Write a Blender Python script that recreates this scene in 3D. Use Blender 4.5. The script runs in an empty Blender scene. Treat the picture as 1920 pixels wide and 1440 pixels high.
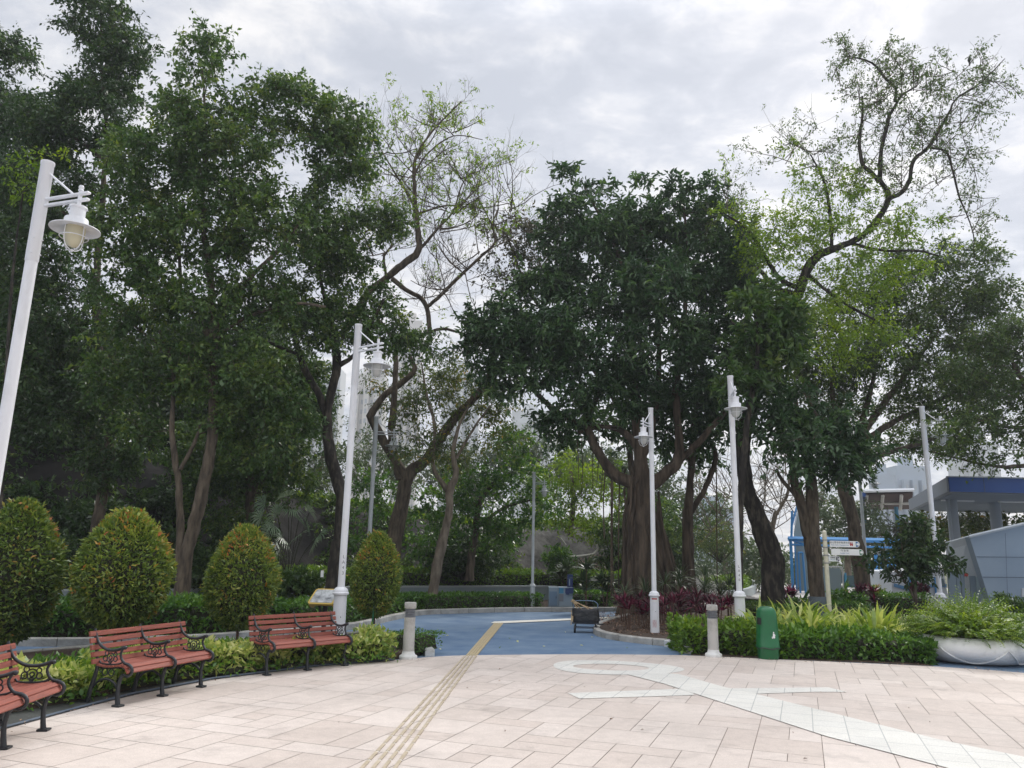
import bpy, math, random
import numpy as np
from mathutils import Vector

# ---------------------------------------------------------------- camera, world, sun
S = bpy.context.scene
PI = math.pi
FPX = 1442.0; HC = 1.7
_p = math.radians(12.6); _t = math.radians(1.2)
_R0 = np.array([1, 0, 0.]); _U0 = np.array([0, -math.sin(_p), math.cos(_p)]); _F = np.array([0, math.cos(_p), math.sin(_p)])
_R = _R0*math.cos(_t)+_U0*math.sin(_t); _U = _U0*math.cos(_t)-_R0*math.sin(_t)
CAM = np.array([0, 0, HC])
cd = bpy.data.cameras.new('camera'); cam = bpy.data.objects.new('camera', cd); S.collection.objects.link(cam)
cd.sensor_width = 36; cd.lens = FPX/1920*36; cd.clip_start = .05; cd.clip_end = 3000
from mathutils import Matrix
cam.matrix_world = Matrix(((_R[0], _U[0], -_F[0], 0), (_R[1], _U[1], -_F[1], 0), (_R[2], _U[2], -_F[2], HC), (0, 0, 0, 1)))
S.camera = cam

SUN_EL = math.radians(42); SUN_AZ = math.radians(34)
w = bpy.data.worlds.new('World'); S.world = w; w.use_nodes = True
nt = w.node_tree; N = nt.nodes; Lk = nt.links; N.clear()
def nd(t, **k):
    n = N.new(t)
    for a, b in k.items(): setattr(n, a, b)
    return n
out = nd('ShaderNodeOutputWorld'); bg = nd('ShaderNodeBackground'); bg.inputs[1].default_value = .1
sky = nd('ShaderNodeTexSky'); sky.sky_type = 'NISHITA'; sky.sun_disc = False; sky.sun_elevation = SUN_EL; sky.sun_rotation = SUN_AZ
tc = nd('ShaderNodeTexCoord'); sp = nd('ShaderNodeSeparateXYZ'); Lk.new(tc.outputs['Generated'], sp.inputs[0])
za = nd('ShaderNodeMath', operation='MAXIMUM'); Lk.new(sp.outputs[2], za.inputs[0]); za.inputs[1].default_value = 0
zb = nd('ShaderNodeMath', operation='ADD'); Lk.new(za.outputs[0], zb.inputs[0]); zb.inputs[1].default_value = .16
dv = nd('ShaderNodeVectorMath', operation='DIVIDE'); Lk.new(tc.outputs['Generated'], dv.inputs[0])
cb = nd('ShaderNodeCombineXYZ'); [Lk.new(zb.outputs[0], cb.inputs[i]) for i in range(3)]; Lk.new(cb.outputs[0], dv.inputs[1])
def cloud(scale, det, rough, dist, loc):
    mp = nd('ShaderNodeMapping'); mp.inputs['Location'].default_value = loc; mp.inputs['Scale'].default_value = (1, 1.25, .12)
    Lk.new(dv.outputs[0], mp.inputs[0])
    n = nd('ShaderNodeTexNoise'); n.inputs['Scale'].default_value = scale; n.inputs['Detail'].default_value = det
    n.inputs['Roughness'].default_value = rough; n.inputs['Distortion'].default_value = dist
    Lk.new(mp.outputs[0], n.inputs['Vector']); return n.outputs['Fac']
n1 = cloud(1.3, 8, .56, .3, (3.1, .4, 0)); n2 = cloud(6.2, 9, .62, .25, (8, 2, 0))
mx = nd('ShaderNodeMath', operation='MULTIPLY_ADD'); Lk.new(n2, mx.inputs[0]); mx.inputs[1].default_value = .60
m0 = nd('ShaderNodeMath', operation='MULTIPLY'); Lk.new(n1, m0.inputs[0]); m0.inputs[1].default_value = .40; Lk.new(m0.outputs[0], mx.inputs[2])
cr = nd('ShaderNodeValToRGB'); Lk.new(mx.outputs[0], cr.inputs[0])
e = cr.color_ramp.elements; e[0].position = .40; e[0].color = (.53, .555, .615, 1); e[1].position = .60; e[1].color = (.93, .91, .895, 1)
x = e.new(.47); x.color = (.61, .63, .685, 1); x = e.new(.525); x.color = (.73, .735, .765, 1)
# bright veil around the hidden sun, brighter zenith
sd = (math.sin(SUN_AZ)*math.cos(math.radians(27)), math.cos(SUN_AZ)*math.cos(math.radians(27)), math.sin(math.radians(27)))
dt = nd('ShaderNodeVectorMath', operation='DOT_PRODUCT'); Lk.new(tc.outputs['Generated'], dt.inputs[0]); dt.inputs[1].default_value = sd
mr = nd('ShaderNodeMapRange'); Lk.new(dt.outputs['Value'], mr.inputs[0]); mr.inputs[1].default_value = .80; mr.inputs[2].default_value = 1; mr.inputs[3].default_value = 0; mr.inputs[4].default_value = .10
mz = nd('ShaderNodeMapRange'); Lk.new(sp.outputs[2], mz.inputs[0]); mz.inputs[1].default_value = .6; mz.inputs[2].default_value = 1; mz.inputs[3].default_value = .95; mz.inputs[4].default_value = 2.9
ad = nd('ShaderNodeMath', operation='ADD'); Lk.new(mr.outputs[0], ad.inputs[0]); Lk.new(mz.outputs[0], ad.inputs[1])
k8 = nd('ShaderNodeMath', operation='MULTIPLY'); Lk.new(ad.outputs[0], k8.inputs[0]); k8.inputs[1].default_value = 7.6
vs = nd('ShaderNodeVectorMath', operation='SCALE'); Lk.new(cr.outputs[0], vs.inputs[0]); Lk.new(k8.outputs[0], vs.inputs['Scale'])
mm = nd('ShaderNodeMixRGB'); mm.inputs[0].default_value = .93; Lk.new(sky.outputs[0], mm.inputs[1]); Lk.new(vs.outputs[0], mm.inputs[2])
Lk.new(mm.outputs[0], bg.inputs[0]); Lk.new(bg.outputs[0], out.inputs[0])
sl = bpy.data.lights.new('sun', 'SUN'); sl.energy = 1.5; sl.angle = math.radians(14); sl.color = (1, .965, .91)
so = bpy.data.objects.new('sun', sl); S.collection.objects.link(so)
so.rotation_euler = (PI/2-SUN_EL, 0, PI-SUN_AZ); so.location = (8, 12, 40)
S.view_settings.view_transform = 'Standard'; S.view_settings.look = 'None'; S.view_settings.gamma = 1
S.view_settings.exposure = 0.68
S.cycles.max_bounces = 6; S.cycles.diffuse_bounces = 3; S.cycles.transmission_bounces = 3; S.cycles.transparent_max_bounces = 4
S.cycles.volume_bounces = 0; S.cycles.use_denoising = True

# ---------------------------------------------------------------- helpers
def ray(px, py): return _F*FPX+_R*(px-960)+_U*(720-py)
def g(px, py, z=0.0):
    d = ray(px, py); return CAM+d*((z-HC)/d[2])
def P(px, py, Y):
    d = ray(px, py); return CAM+d*(Y/d[1])
def px2m(Y): return Y/FPX
rng = np.random.default_rng(7)

def lin(c): return tuple(((v/255)/12.92 if v/255 <= .04045 else ((v/255+.055)/1.055)**2.4) for v in c)
MAT = {}
def material(name, col=(.5, .5, .5), rough=.6, metal=0, noise=None, bump=0, bscale=30, spec=.5, col2=None, nscale=5, detail=6, sharp=(.35, .65), stretch=(1, 1, 1)):
    m = bpy.data.materials.new(name); m.use_nodes = True; MAT[name] = m
    t = m.node_tree; b = t.nodes['Principled BSDF']
    b.inputs['Base Color'].default_value = (*col, 1); b.inputs['Roughness'].default_value = rough; b.inputs['Metallic'].default_value = metal
    b.inputs['Specular IOR Level'].default_value = spec
    co = t.nodes.new('ShaderNodeTexCoord'); mp = t.nodes.new('ShaderNodeMapping'); mp.inputs['Scale'].default_value = stretch
    t.links.new(co.outputs['Object'], mp.inputs[0])
    if col2:
        n = t.nodes.new('ShaderNodeTexNoise'); n.inputs['Scale'].default_value = nscale; n.inputs['Detail'].default_value = detail; n.inputs['Roughness'].default_value = .6
        t.links.new(mp.outputs[0], n.inputs[0])
        r = t.nodes.new('ShaderNodeValToRGB'); r.color_ramp.elements[0].position = sharp[0]; r.color_ramp.elements[1].position = sharp[1]
        r.color_ramp.elements[0].color = (*col, 1); r.color_ramp.elements[1].color = (*col2, 1)
        t.links.new(n.outputs['Fac'], r.inputs[0]); t.links.new(r.outputs[0], b.inputs['Base Color'])
    if bump:
        n = t.nodes.new('ShaderNodeTexNoise'); n.inputs['Scale'].default_value = bscale; n.inputs['Detail'].default_value = 5
        t.links.new(mp.outputs[0], n.inputs[0])
        bp = t.nodes.new('ShaderNodeBump'); bp.inputs['Strength'].default_value = bump; bp.inputs['Distance'].default_value = .03
        t.links.new(n.outputs['Fac'], bp.inputs['Height']); t.links.new(bp.outputs[0], b.inputs['Normal'])
    return m
def leafmat(name, cols, trans=.25, rough=.42, spec=.5):
    """cols: list of (pos, colour) along the per-leaf random attribute 'tint'."""
    m = bpy.data.materials.new(name); m.use_nodes = True; MAT[name] = m
    t = m.node_tree; b = t.nodes['Principled BSDF']; o = t.nodes['Material Output']
    a = t.nodes.new('ShaderNodeAttribute'); a.attribute_name = 'tint'
    r = t.nodes.new('ShaderNodeValToRGB'); E = r.color_ramp.elements
    E[0].position = cols[0][0]; E[0].color = (*cols[0][1], 1); E[1].position = cols[-1][0]; E[1].color = (*cols[-1][1], 1)
    for q, c in cols[1:-1]: y = E.new(q); y.color = (*c, 1)
    t.links.new(a.outputs['Fac'], r.inputs[0]); t.links.new(r.outputs[0], b.inputs['Base Color'])
    b.inputs['Roughness'].default_value = rough; b.inputs['Specular IOR Level'].default_value = spec
    if trans:
        tr = t.nodes.new('ShaderNodeBsdfTranslucent'); mi = t.nodes.new('ShaderNodeMixShader'); mi.inputs[0].default_value = trans
        hs = t.nodes.new('ShaderNodeHueSaturation'); hs.inputs['Hue'].default_value = .485; hs.inputs['Saturation'].default_value = 1.15; hs.inputs['Value'].default_value = 2.1
        t.links.new(r.outputs[0], hs.inputs['Color']); t.links.new(hs.outputs[0], tr.inputs[0])
        t.links.new(b.outputs[0], mi.inputs[1]); t.links.new(tr.outputs[0], mi.inputs[2]); t.links.new(mi.outputs[0], o.inputs[0])
    return m

def setp(o, label=None, cat=None, group=None, kind=None):
    if label: o['label'] = label
    if cat: o['category'] = cat
    if group: o['group'] = group
    if kind: o['kind'] = kind
    return o
def thing(name, label, cat, loc=(0, 0, 0), rz=0, group=None, sc=1):
    o = bpy.data.objects.new(name, None); S.collection.objects.link(o); o.empty_display_size = .2
    o.location = loc; o.rotation_euler = (0, 0, rz); o.scale = (sc, sc, sc)
    return setp(o, label, cat, group)
def dup(o, parent=None):
    c = o.copy(); S.collection.objects.link(c)
    if parent: c.parent = parent
    for k in list(o.children): dup(k, c)
    return c

class MB:
    """collects polygons, then links them as one mesh object"""
    def __init__(s): s.v = []; s.f = []; s.m = []; s.sm = []; s.mats = []
    def add(s, vs, fs, mi=0, smooth=False):
        b = len(s.v); s.v += [tuple(map(float, q)) for q in vs]
        for f in fs: s.f.append([b+i for i in f]); s.m.append(mi); s.sm.append(smooth)
        return s
    def box(s, c, d, mi=0, rz=0, bev=0):
        x, y, z = d[0]/2, d[1]/2, d[2]/2
        q = [(-x, -y, -z), (x, -y, -z), (x, y, -z), (-x, y, -z), (-x, -y, z), (x, -y, z), (x, y, z), (-x, y, z)]
        if bev:
            b = bev; q = []
            for (zz, sh) in ((-z, b), (-z+b, 0), (z-b, 0), (z, b)):
                q += [(-x+sh, -y+sh, zz), (x-sh, -y+sh, zz), (x-sh, y-sh, zz), (-x+sh, y-sh, zz)]
            f = [(3, 2, 1, 0), (12, 13, 14, 15)]+[(4*k+i, 4*k+(i+1) % 4, 4*k+4+(i+1) % 4, 4*k+4+i) for k in range(3) for i in range(4)]
        else: f = [(3, 2, 1, 0), (4, 5, 6, 7), (0, 1, 5, 4), (1, 2, 6, 5), (2, 3, 7, 6), (3, 0, 4, 7)]
        cc, ss = math.cos(rz), math.sin(rz)
        return s.add([(c[0]+a*cc-b_*ss, c[1]+a*ss+b_*cc, c[2]+h) for a, b_, h in q], f, mi)
    def tube(s, pts, rad, n=8, mi=0, cap=True, flat=1.0, knot=0):
        pts = np.array(pts, float); k = len(pts)
        rad = np.full(k, rad) if np.isscalar(rad) else np.array(rad, float)
        T = np.zeros_like(pts); T[1:-1] = pts[2:]-pts[:-2]; T[0] = pts[1]-pts[0]; T[-1] = pts[-1]-pts[-2]
        T /= (np.linalg.norm(T, axis=1)[:, None]+1e-9)
        ref = np.array([0, 0, 1.]) if abs(T[0][2]) < .9 else np.array([1., 0, 0])
        A = np.cross(T[0], ref); A /= np.linalg.norm(A)
        vs = []; an = np.arange(n)*2*PI/n; ph = rng.uniform(0, 6, 6) if knot else None
        for i in range(k):
            kf = (1+knot*(.55*np.sin(2*an+i*.35+ph[0])+.45*np.sin(3*an-i*.5+ph[1])+.35*np.sin(5*an+i*.8+ph[2])+.5*math.sin(i*.9+ph[3])*math.sin(i*.37+ph[4])))[:, None] if knot else 1.0
            A = A-T[i]*(A@T[i]); A /= (np.linalg.norm(A)+1e-9); B = np.cross(T[i], A)
            vs.append(pts[i]+kf*rad[i]*(np.cos(an)[:, None]*A*flat+np.sin(an)[:, None]*B))
        vs = np.concatenate(vs)
        f = [(i*n+j, i*n+(j+1) % n, (i+1)*n+(j+1) % n, (i+1)*n+j) for i in range(k-1) for j in range(n)]
        if cap: f += [tuple(range(n-1, -1, -1)), tuple((k-1)*n+j for j in range(n))]
        return s.add(vs, f, mi, True)
    def lathe(s, prof, c=(0, 0, 0), n=24, mi=0, closed=False):
        vs = []; k = len(prof)
        for r, z in prof:
            for j in range(n): a = 2*PI*j/n; vs.append((c[0]+r*math.cos(a), c[1]+r*math.sin(a), c[2]+z))
        f = [(i*n+j, i*n+(j+1) % n, (i+1)*n+(j+1) % n, (i+1)*n+j) for i in range(k-1) for j in range(n)]
        if not closed: f += [tuple(range(n-1, -1, -1)), tuple((k-1)*n+j for j in range(n))]
        return s.add(vs, f, mi, True)
    def prism(s, poly, z0, z1, mi=0, mi_side=None):
        n = len(poly); vs = [(p[0], p[1], z0) for p in poly]+[(p[0], p[1], z1) for p in poly]
        s.add(vs, [tuple(range(n, 2*n))], mi)
        return s.add(vs, [tuple(range(n-1, -1, -1))]+[(i, (i+1) % n, n+(i+1) % n, n+i) for i in range(n)], mi if mi_side is None else mi_side)
    def build(s, name, mats, parent=None, world=False, tri=False):
        me = bpy.data.meshes.new(name); v = s.v
        if world and parent is not None:
            L = parent.location; v = [(a-L[0], b-L[1], c-L[2]) for a, b, c in v]
        me.from_pydata(v, [], s.f)
        if not isinstance(mats, (list, tuple)): mats = [mats]
        for m in mats: me.materials.append(MAT[m])
        me.polygons.foreach_set('material_index', s.m); me.polygons.foreach_set('use_smooth', s.sm)
        me.update()
        if any(s.sm):
            try: me.set_sharp_from_angle(angle=math.radians(50))
            except Exception: pass
        o = bpy.data.objects.new(name, me); S.collection.objects.link(o)
        if parent is not None: o.parent = parent
        return o

def structure(o): o['kind'] = 'structure'; return o
def stuff(o, label, cat): return setp(o, label, cat, kind='stuff')

# ---- text as mesh -------------------------------------------------------
def text_mesh(name, body, size, mat, parent, M, align='CENTER', ext=.001):
    cu = bpy.data.curves.new(name, 'FONT'); cu.body = body; cu.size = size; cu.extrude = ext; cu.align_x = align; cu.align_y = 'CENTER'
    t = bpy.data.objects.new(name, cu); S.collection.objects.link(t)
    bpy.context.view_layer.update()
    me = bpy.data.meshes.new_from_object(t.evaluated_get(bpy.context.evaluated_depsgraph_get()))
    bpy.data.objects.remove(t); me.materials.clear(); me.materials.append(MAT[mat])
    me.transform(M); o = bpy.data.objects.new(name, me); S.collection.objects.link(o); o.parent = parent
    return o

# ---- leaves ------------------------------------------------------------
def norm(a): return a/(np.linalg.norm(a, axis=-1, keepdims=True)+1e-9)
def leaf_arrays(pos, dr, L, W, up=.6, shape='kite', fold=.18):
    n = len(pos); dr = norm(dr)
    nr = rng.normal(size=(n, 3))*(1-up)+np.array([0, 0, up])
    side = norm(np.cross(dr, nr)); nm = norm(np.cross(side, dr))
    L = L[:, None]; W = W[:, None]
    if shape == 'kite':
        V = np.stack([pos, pos+dr*L*.42+side*W*.5+nm*L*fold*.5, pos+dr*L-nm*L*.12, pos+dr*L*.42-side*W*.5+nm*L*fold*.5], 1); k = 4
    else:
        V = np.stack([pos, pos+dr*L*.28+side*W*.42+nm*L*fold*.5, pos+dr*L*.66+side*W*.40+nm*L*fold*.3, pos+dr*L-nm*L*.2,
                      pos+dr*L*.66-side*W*.40+nm*L*fold*.3, pos+dr*L*.28-side*W*.42+nm*L*fold*.5], 1); k = 6
    return V.reshape(-1, 3), k
def leaf_mesh(name, V, k, tint, mat, parent=None, loc=None, extra=None):
    """one mesh of n leaves; extra = MB with stems (second material)"""
    if loc is not None: V = V-np.array(loc)[None]
    n = len(V)//k
    if k == 6:   # split into two quads sharing the midrib
        b = np.arange(n)[:, None]*6; F = np.concatenate([b+np.array([[0, 1, 2, 3]]), b+np.array([[0, 3, 4, 5]])], 1).reshape(-1); nf = 2*n; tint = np.repeat(tint, 2)
    else: F = np.arange(n*4); nf = n
    me = bpy.data.meshes.new(name)
    me.vertices.add(len(V)); me.vertices.foreach_set('co', V.astype(np.float32).ravel())
    me.loops.add(nf*4); me.loops.foreach_set('vertex_index', F.astype(np.int32))
    me.polygons.add(nf); me.polygons.foreach_set('loop_start', np.arange(nf, dtype=np.int32)*4)
    at = me.attributes.new('tint', 'FLOAT', 'FACE'); at.data.foreach_set('value', np.clip(tint, 0, 1).astype(np.float32))
    me.materials.append(MAT[mat]); me.update(calc_edges=True)
    o = bpy.data.objects.new(name, me); S.collection.objects.link(o)
    if parent is not None: o.parent = parent
    return o

def clumps_in(blobs, dens):
    """blobs: (px,py,rxpx,rypx,Y[,depth m]) -> clump centres"""
    out = []; ids = []
    for bi, b in enumerate(blobs):
        px, py, rx, ry, Y = b[:5]; m = px2m(Y)
        c = P(px, py, Y); rx *= m; ry *= m; rd = b[5] if len(b) > 5 else (rx+ry)*.42
        n = max(2, int(dens*(rx*ry*rd)**.70*1.0))
        d = norm(rng.normal(size=(n, 3))); r = (rng.uniform(.12, 1, n))**.42*rng.uniform(.8, 1.08, n)
        out.append(c+d*r[:, None]*np.array([rx, rd, ry])); ids.append(np.full(n, bi))
    return np.concatenate(out), np.concatenate(ids)

def foliage(C, rc, nt, nl, L, W, droop=.35, up=.5, spread=.7, lift=.15):
    """sprays: every clump has nt twigs with nl leaves along each"""
    n = len(C); T = norm(rng.normal(size=(n, nt, 3))*np.array([1, 1, .75])+np.array([0, 0, lift]))
    ln = rc*rng.uniform(.55, 1.25, (n, nt, 1))
    u = rng.uniform(.12, 1.0, (n, nt, nl, 1))
    pos = C[:, None, None]+T[:, :, None]*ln[:, :, None]*u
    pos[..., 2] -= (u[..., 0]**2)*ln*.28
    pos = pos+rng.normal(size=pos.shape)*rc*.07
    d = T[:, :, None]*.8+rng.normal(size=pos.shape)*spread+np.array([0, 0, -droop])
    cl = rng.uniform(0, 1, (n, 1, 1)); tw = rng.uniform(0, 1, (n, nt, 1))
    tint = (.46*cl**1.3+.20*tw+.40*rng.uniform(0, 1, (n, nt, nl))).ravel()
    pos = pos.reshape(-1, 3); d = d.reshape(-1, 3); q = rng.uniform(.5, 1.4, len(pos))
    return pos, d, L*q, W*q, tint, (C, T, ln)

def resample(pts, rad, step):
    pts = np.array(pts, float); rad = np.array(rad, float); o = [pts[0]]; r = [rad[0]]
    for i in range(len(pts)-1):
        p0 = pts[max(i-1, 0)]; p1 = pts[i]; p2 = pts[i+1]; p3 = pts[min(i+2, len(pts)-1)]
        k = max(1, int(np.linalg.norm(p2-p1)/step))
        for j in range(1, k+1):
            t = j/k; t2 = t*t; t3 = t2*t
            o.append(.5*((2*p1)+(-p0+p2)*t+(2*p0-5*p1+4*p2-p3)*t2+(-p0+3*p1-3*p2+p3)*t3)); r.append(rad[i]+(rad[i+1]-rad[i])*t)
    return np.array(o), np.array(r)

def limb_pts(l, Y0):
    """limb: list of (px,py,radius m[,Y])"""
    pts = []; rad = []
    for q in l: pts.append(P(q[0], q[1], q[3] if len(q) > 3 else Y0)); rad.append(q[2])
    return pts, rad

def make_tree(name, label, cat, Y, limbs, blobs, lm, bark='bark', dens=9, rc=.5, nt=6, nl=9, L=.09, W=.04, shape='kite', droop=.35, up=.5,
              group=None, twigs=2, base=None, lift=.15, spread=.7, bare=0, sides=9, rough_bark=.06, clip=None, brfac=1.0):
    root_pts, root_rad = limb_pts(limbs[0], Y)
    b = np.array(root_pts[0]) if base is None else np.array(base)
    root = thing(name, label, cat, tuple(b), group=group)
    tb = MB(); nodes = []; nr = []
    for li, l in enumerate(limbs):
        pts, rad = limb_pts(l, Y)
        pts, rad = resample(pts, rad, .16)
        pts = pts+rng.normal(size=pts.shape)*np.minimum(rad, .10)[:, None]*.10
        if li == 0: rad = rad.copy(); rad[0] *= 1.25; pts[0][2] -= .15
        tb.tube(pts, rad, 16 if rad[0] > .08 else 8, knot=.13); nodes += list(pts[1:]); nr += list(rad[1:])
    tb.build('trunk', bark, root, world=True)
    nodes = np.array(nodes); nr = np.array(nr)
    if blobs:
        C, ids = clumps_in(blobs, dens)
        # attach clumps to the skeleton, nearest first
        bb = MB(); d0 = np.array([np.min(np.linalg.norm(nodes-c, axis=1)) for c in C])
        zmin = np.sort(nodes[:, 2])[max(0, int(len(nodes)*.25)-1)] if len(nodes) > 8 else -99
        for ci in np.argsort(d0):
            c = C[ci]; dv_ = c-nodes; dist = np.linalg.norm(dv_, axis=1)
            pen = dist+np.where(dv_[:, 2] < 0, -dv_[:, 2]*.6, 0)+np.where(nr > .12, .5, 0)
            j = int(np.argmin(pen)); a = nodes[j]; ln = dist[j]
            if ln < .15: continue
            r0 = min(nr[j]*.7, (.010+.009*ln)*brfac+.004); r1 = max(.005, r0*.45)
            k = max(2, int(ln/.45)+1); t = np.linspace(0, 1, k+1)[:, None]
            pts = a+(c-a)*t; pts[:, 2] += (np.sin(t[:, 0]*PI)*ln*.10); pts[1:-1] += rng.normal(size=(k-1, 3))*ln*.05
            bb.tube(pts, np.linspace(r0, r1, k+1), 5 if r0 > .02 else 4, cap=False)
            nodes = np.concatenate([nodes, pts[1:]]); nr = np.concatenate([nr, np.linspace(r0, r1, k+1)[1:]])
        if bare: C2 = C; C = C[rng.uniform(size=len(C)) > bare]
        pos, d, LL, WW, tint, (CC, T, ln) = foliage(C, rc, nt, nl, L, W, droop, up, spread, lift)
        if twigs:
            for i in range(len(CC)):
                for j in range(min(twigs, nt)):
                    e_ = CC[i]+T[i, j]*ln[i, j]; e_[2] -= ln[i, j, 0]*.25; m_ = CC[i]+T[i, j]*ln[i, j]*.5
                    bb.tube([CC[i], m_, e_], [.007, .006, .003], 3, cap=False)
        if bb.v: bb.build('branch', bark, root, world=True)
        V, k = leaf_arrays(pos, d, LL, WW, up, shape)
        leaf_mesh('crown', V, k, tint, lm, root, tuple(b))
    return root

def grow(mb, p, d, ln, r, depth, up=.1, leaves=None, wob=.25, nb=(2, 4)):
    """recursive fine twigs"""
    k = 4; pts = [np.array(p)]; dd = norm(np.array(d, float))
    for i in range(k):
        dd = norm(dd+rng.normal(size=3)*wob*.5+np.array([0, 0, up*.3])); pts.append(pts[-1]+dd*ln/k)
    mb.tube(pts, np.linspace(r, r*.5, k+1), 4 if r < .02 else 6, cap=False)
    if leaves is not None: leaves.append(pts[-1]); leaves.append(pts[2])
    if depth > 0:
        for _ in range(int(rng.integers(nb[0], nb[1]+1))):
            i = int(rng.integers(1, k+1)); nd_ = norm(dd+rng.normal(size=3)*.75+np.array([0, 0, up]))
            grow(mb, pts[i], nd_, ln*rng.uniform(.55, .8), max(r*.55, .0035), depth-1, up, leaves, wob, nb)

# ---------------------------------------------------------------- materials
def paver_mat(name, c1, c2, mort, rot, w_=.62, h_=.36, mortar=.006, bump=.25):
    m = bpy.data.materials.new(name); m.use_nodes = True; MAT[name] = m; t = m.node_tree; b = t.nodes['Principled BSDF']; Z = t.nodes.new; K = t.links.new
    co = Z('ShaderNodeTexCoord'); mp = Z('ShaderNodeMapping'); mp.inputs['Rotation'].default_value = (0, 0, rot); K(co.outputs['Object'], mp.inputs[0])
    def brick(w0, h0, sq, sf, off, of):
        k = Z('ShaderNodeTexBrick'); k.inputs['Scale'].default_value = 1; k.inputs['Brick Width'].default_value = w0; k.inputs['Row Height'].default_value = h0
        k.inputs['Mortar Size'].default_value = mortar; k.inputs['Mortar Smooth'].default_value = .3; k.inputs['Bias'].default_value = 0
        k.offset = off; k.offset_frequency = of; k.squash = sq; k.squash_frequency = sf
        k.inputs['Color1'].default_value = (*c1, 1); k.inputs['Color2'].default_value = (*c2, 1); k.inputs['Mortar'].default_value = (*mort, 1); K(mp.outputs[0], k.inputs[0]); return k
    a = brick(w_, h_, .62, 2, .37, 3); c = brick(w_*2, h_*3, 1, 1, 0.5, 2)   # c chooses courses laid the other way
    a2 = brick(w_*.5, h_, 1.7, 3, .61, 2)
    sel = Z('ShaderNodeTexBrick'); sel.inputs['Scale'].default_value = 1; sel.inputs['Brick Width'].default_value = w_*2.5; sel.inputs['Row Height'].default_value = h_*1
    sel.inputs['Mortar Size'].default_value = 0; sel.inputs['Color1'].default_value = (0, 0, 0, 1); sel.inputs['Color2'].default_value = (1, 1, 1, 1); K(mp.outputs[0], sel.inputs[0])
    gt = Z('ShaderNodeMath'); gt.operation = 'GREATER_THAN'; gt.inputs[1].default_value = .5; K(sel.outputs[0], gt.inputs[0])
    mi = Z('ShaderNodeMixRGB'); K(gt.outputs[0], mi.inputs[0]); K(a.outputs[0], mi.inputs[1]); K(a2.outputs[0], mi.inputs[2])
    mf = Z('ShaderNodeMixRGB'); K(gt.outputs[0], mf.inputs[0]); K(a.outputs['Fac'], mf.inputs[1]); K(a2.outputs['Fac'], mf.inputs[2])
    # stains and speckle
    n1 = Z('ShaderNodeTexNoise'); n1.inputs['Scale'].default_value = .9; n1.inputs['Detail'].default_value = 7; n1.inputs['Roughness'].default_value = .65; K(co.outputs['Object'], n1.inputs[0])
    r1 = Z('ShaderNodeMapRange'); K(n1.outputs['Fac'], r1.inputs[0]); r1.inputs[1].default_value = .3; r1.inputs[2].default_value = .7; r1.inputs[3].default_value = .86; r1.inputs[4].default_value = 1.06
    n2 = Z('ShaderNodeTexNoise'); n2.inputs['Scale'].default_value = 90; n2.inputs['Detail'].default_value = 3; K(co.outputs['Object'], n2.inputs[0])
    r2 = Z('ShaderNodeMapRange'); K(n2.outputs['Fac'], r2.inputs[0]); r2.inputs[1].default_value = .3; r2.inputs[2].default_value = .7; r2.inputs[3].default_value = .84; r2.inputs[4].default_value = 1.12
    mu = Z('ShaderNodeMath'); mu.operation = 'MULTIPLY'; K(r1.outputs[0], mu.inputs[0]); K(r2.outputs[0], mu.inputs[1])
    v = Z('ShaderNodeVectorMath'); v.operation = 'SCALE'; K(mi.outputs[0], v.inputs[0]); K(mu.outputs[0], v.inputs['Scale']); K(v.outputs[0], b.inputs['Base Color'])
    b.inputs['Roughness'].default_value = .72
    ad = Z('ShaderNodeMath'); ad.operation = 'MULTIPLY_ADD'; K(mf.outputs[0], ad.inputs[0]); ad.inputs[1].default_value = -1; K(n2.outputs['Fac'], ad.inputs[2])
    bp = Z('ShaderNodeBump'); bp.inputs['Strength'].default_value = bump; bp.inputs['Distance'].default_value = .006; K(ad.outputs[0], bp.inputs['Height']); K(bp.outputs[0], b.inputs['Normal'])
def tile_mat():
    m = bpy.data.materials.new('paver'); m.use_nodes = True; MAT['paver'] = m; t = m.node_tree; b = t.nodes['Principled BSDF']; Z = t.nodes.new; K = t.links.new
    a = Z('ShaderNodeAttribute'); a.attribute_name = 'tint'; co = Z('ShaderNodeTexCoord')
    r = Z('ShaderNodeValToRGB'); r.color_ramp.elements[0].color = (.60, .515, .455, 1); r.color_ramp.elements[1].color = (.68, .60, .54, 1); K(a.outputs['Fac'], r.inputs[0])
    def nz(s, d, lo, hi, i0=.3, i1=.7, rg=.65):
        n = Z('ShaderNodeTexNoise'); n.inputs['Scale'].default_value = s; n.inputs['Detail'].default_value = d; n.inputs['Roughness'].default_value = rg; K(co.outputs['Object'], n.inputs[0])
        q = Z('ShaderNodeMapRange'); K(n.outputs['Fac'], q.inputs[0]); q.inputs[1].default_value = i0; q.inputs[2].default_value = i1; q.inputs[3].default_value = lo; q.inputs[4].default_value = hi; return n, q
    n0, q0 = nz(.45, 9, .82, 1.05, .32, .66); n1, q1 = nz(7, 6, .93, 1.05); n2, q2 = nz(110, 3, .86, 1.12); n3, q3 = nz(1.7, 9, 1, .74, .57, .74)
    v = r.outputs[0]
    for q in (q0, q1, q2, q3):
        s = Z('ShaderNodeVectorMath'); s.operation = 'SCALE'; K(v, s.inputs[0]); K(q.outputs[0], s.inputs['Scale']); v = s.outputs[0]
    K(v, b.inputs['Base Color']); b.inputs['Roughness'].default_value = .75
    bp = Z('ShaderNodeBump'); bp.inputs['Strength'].default_value = .25; bp.inputs['Distance'].default_value = .004; K(n2.outputs['Fac'], bp.inputs['Height']); K(bp.outputs[0], b.inputs['Normal'])
tile_mat()
material('joint_sand', (.38, .315, .27), .95, col2=(.24, .20, .175), nscale=2)
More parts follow.
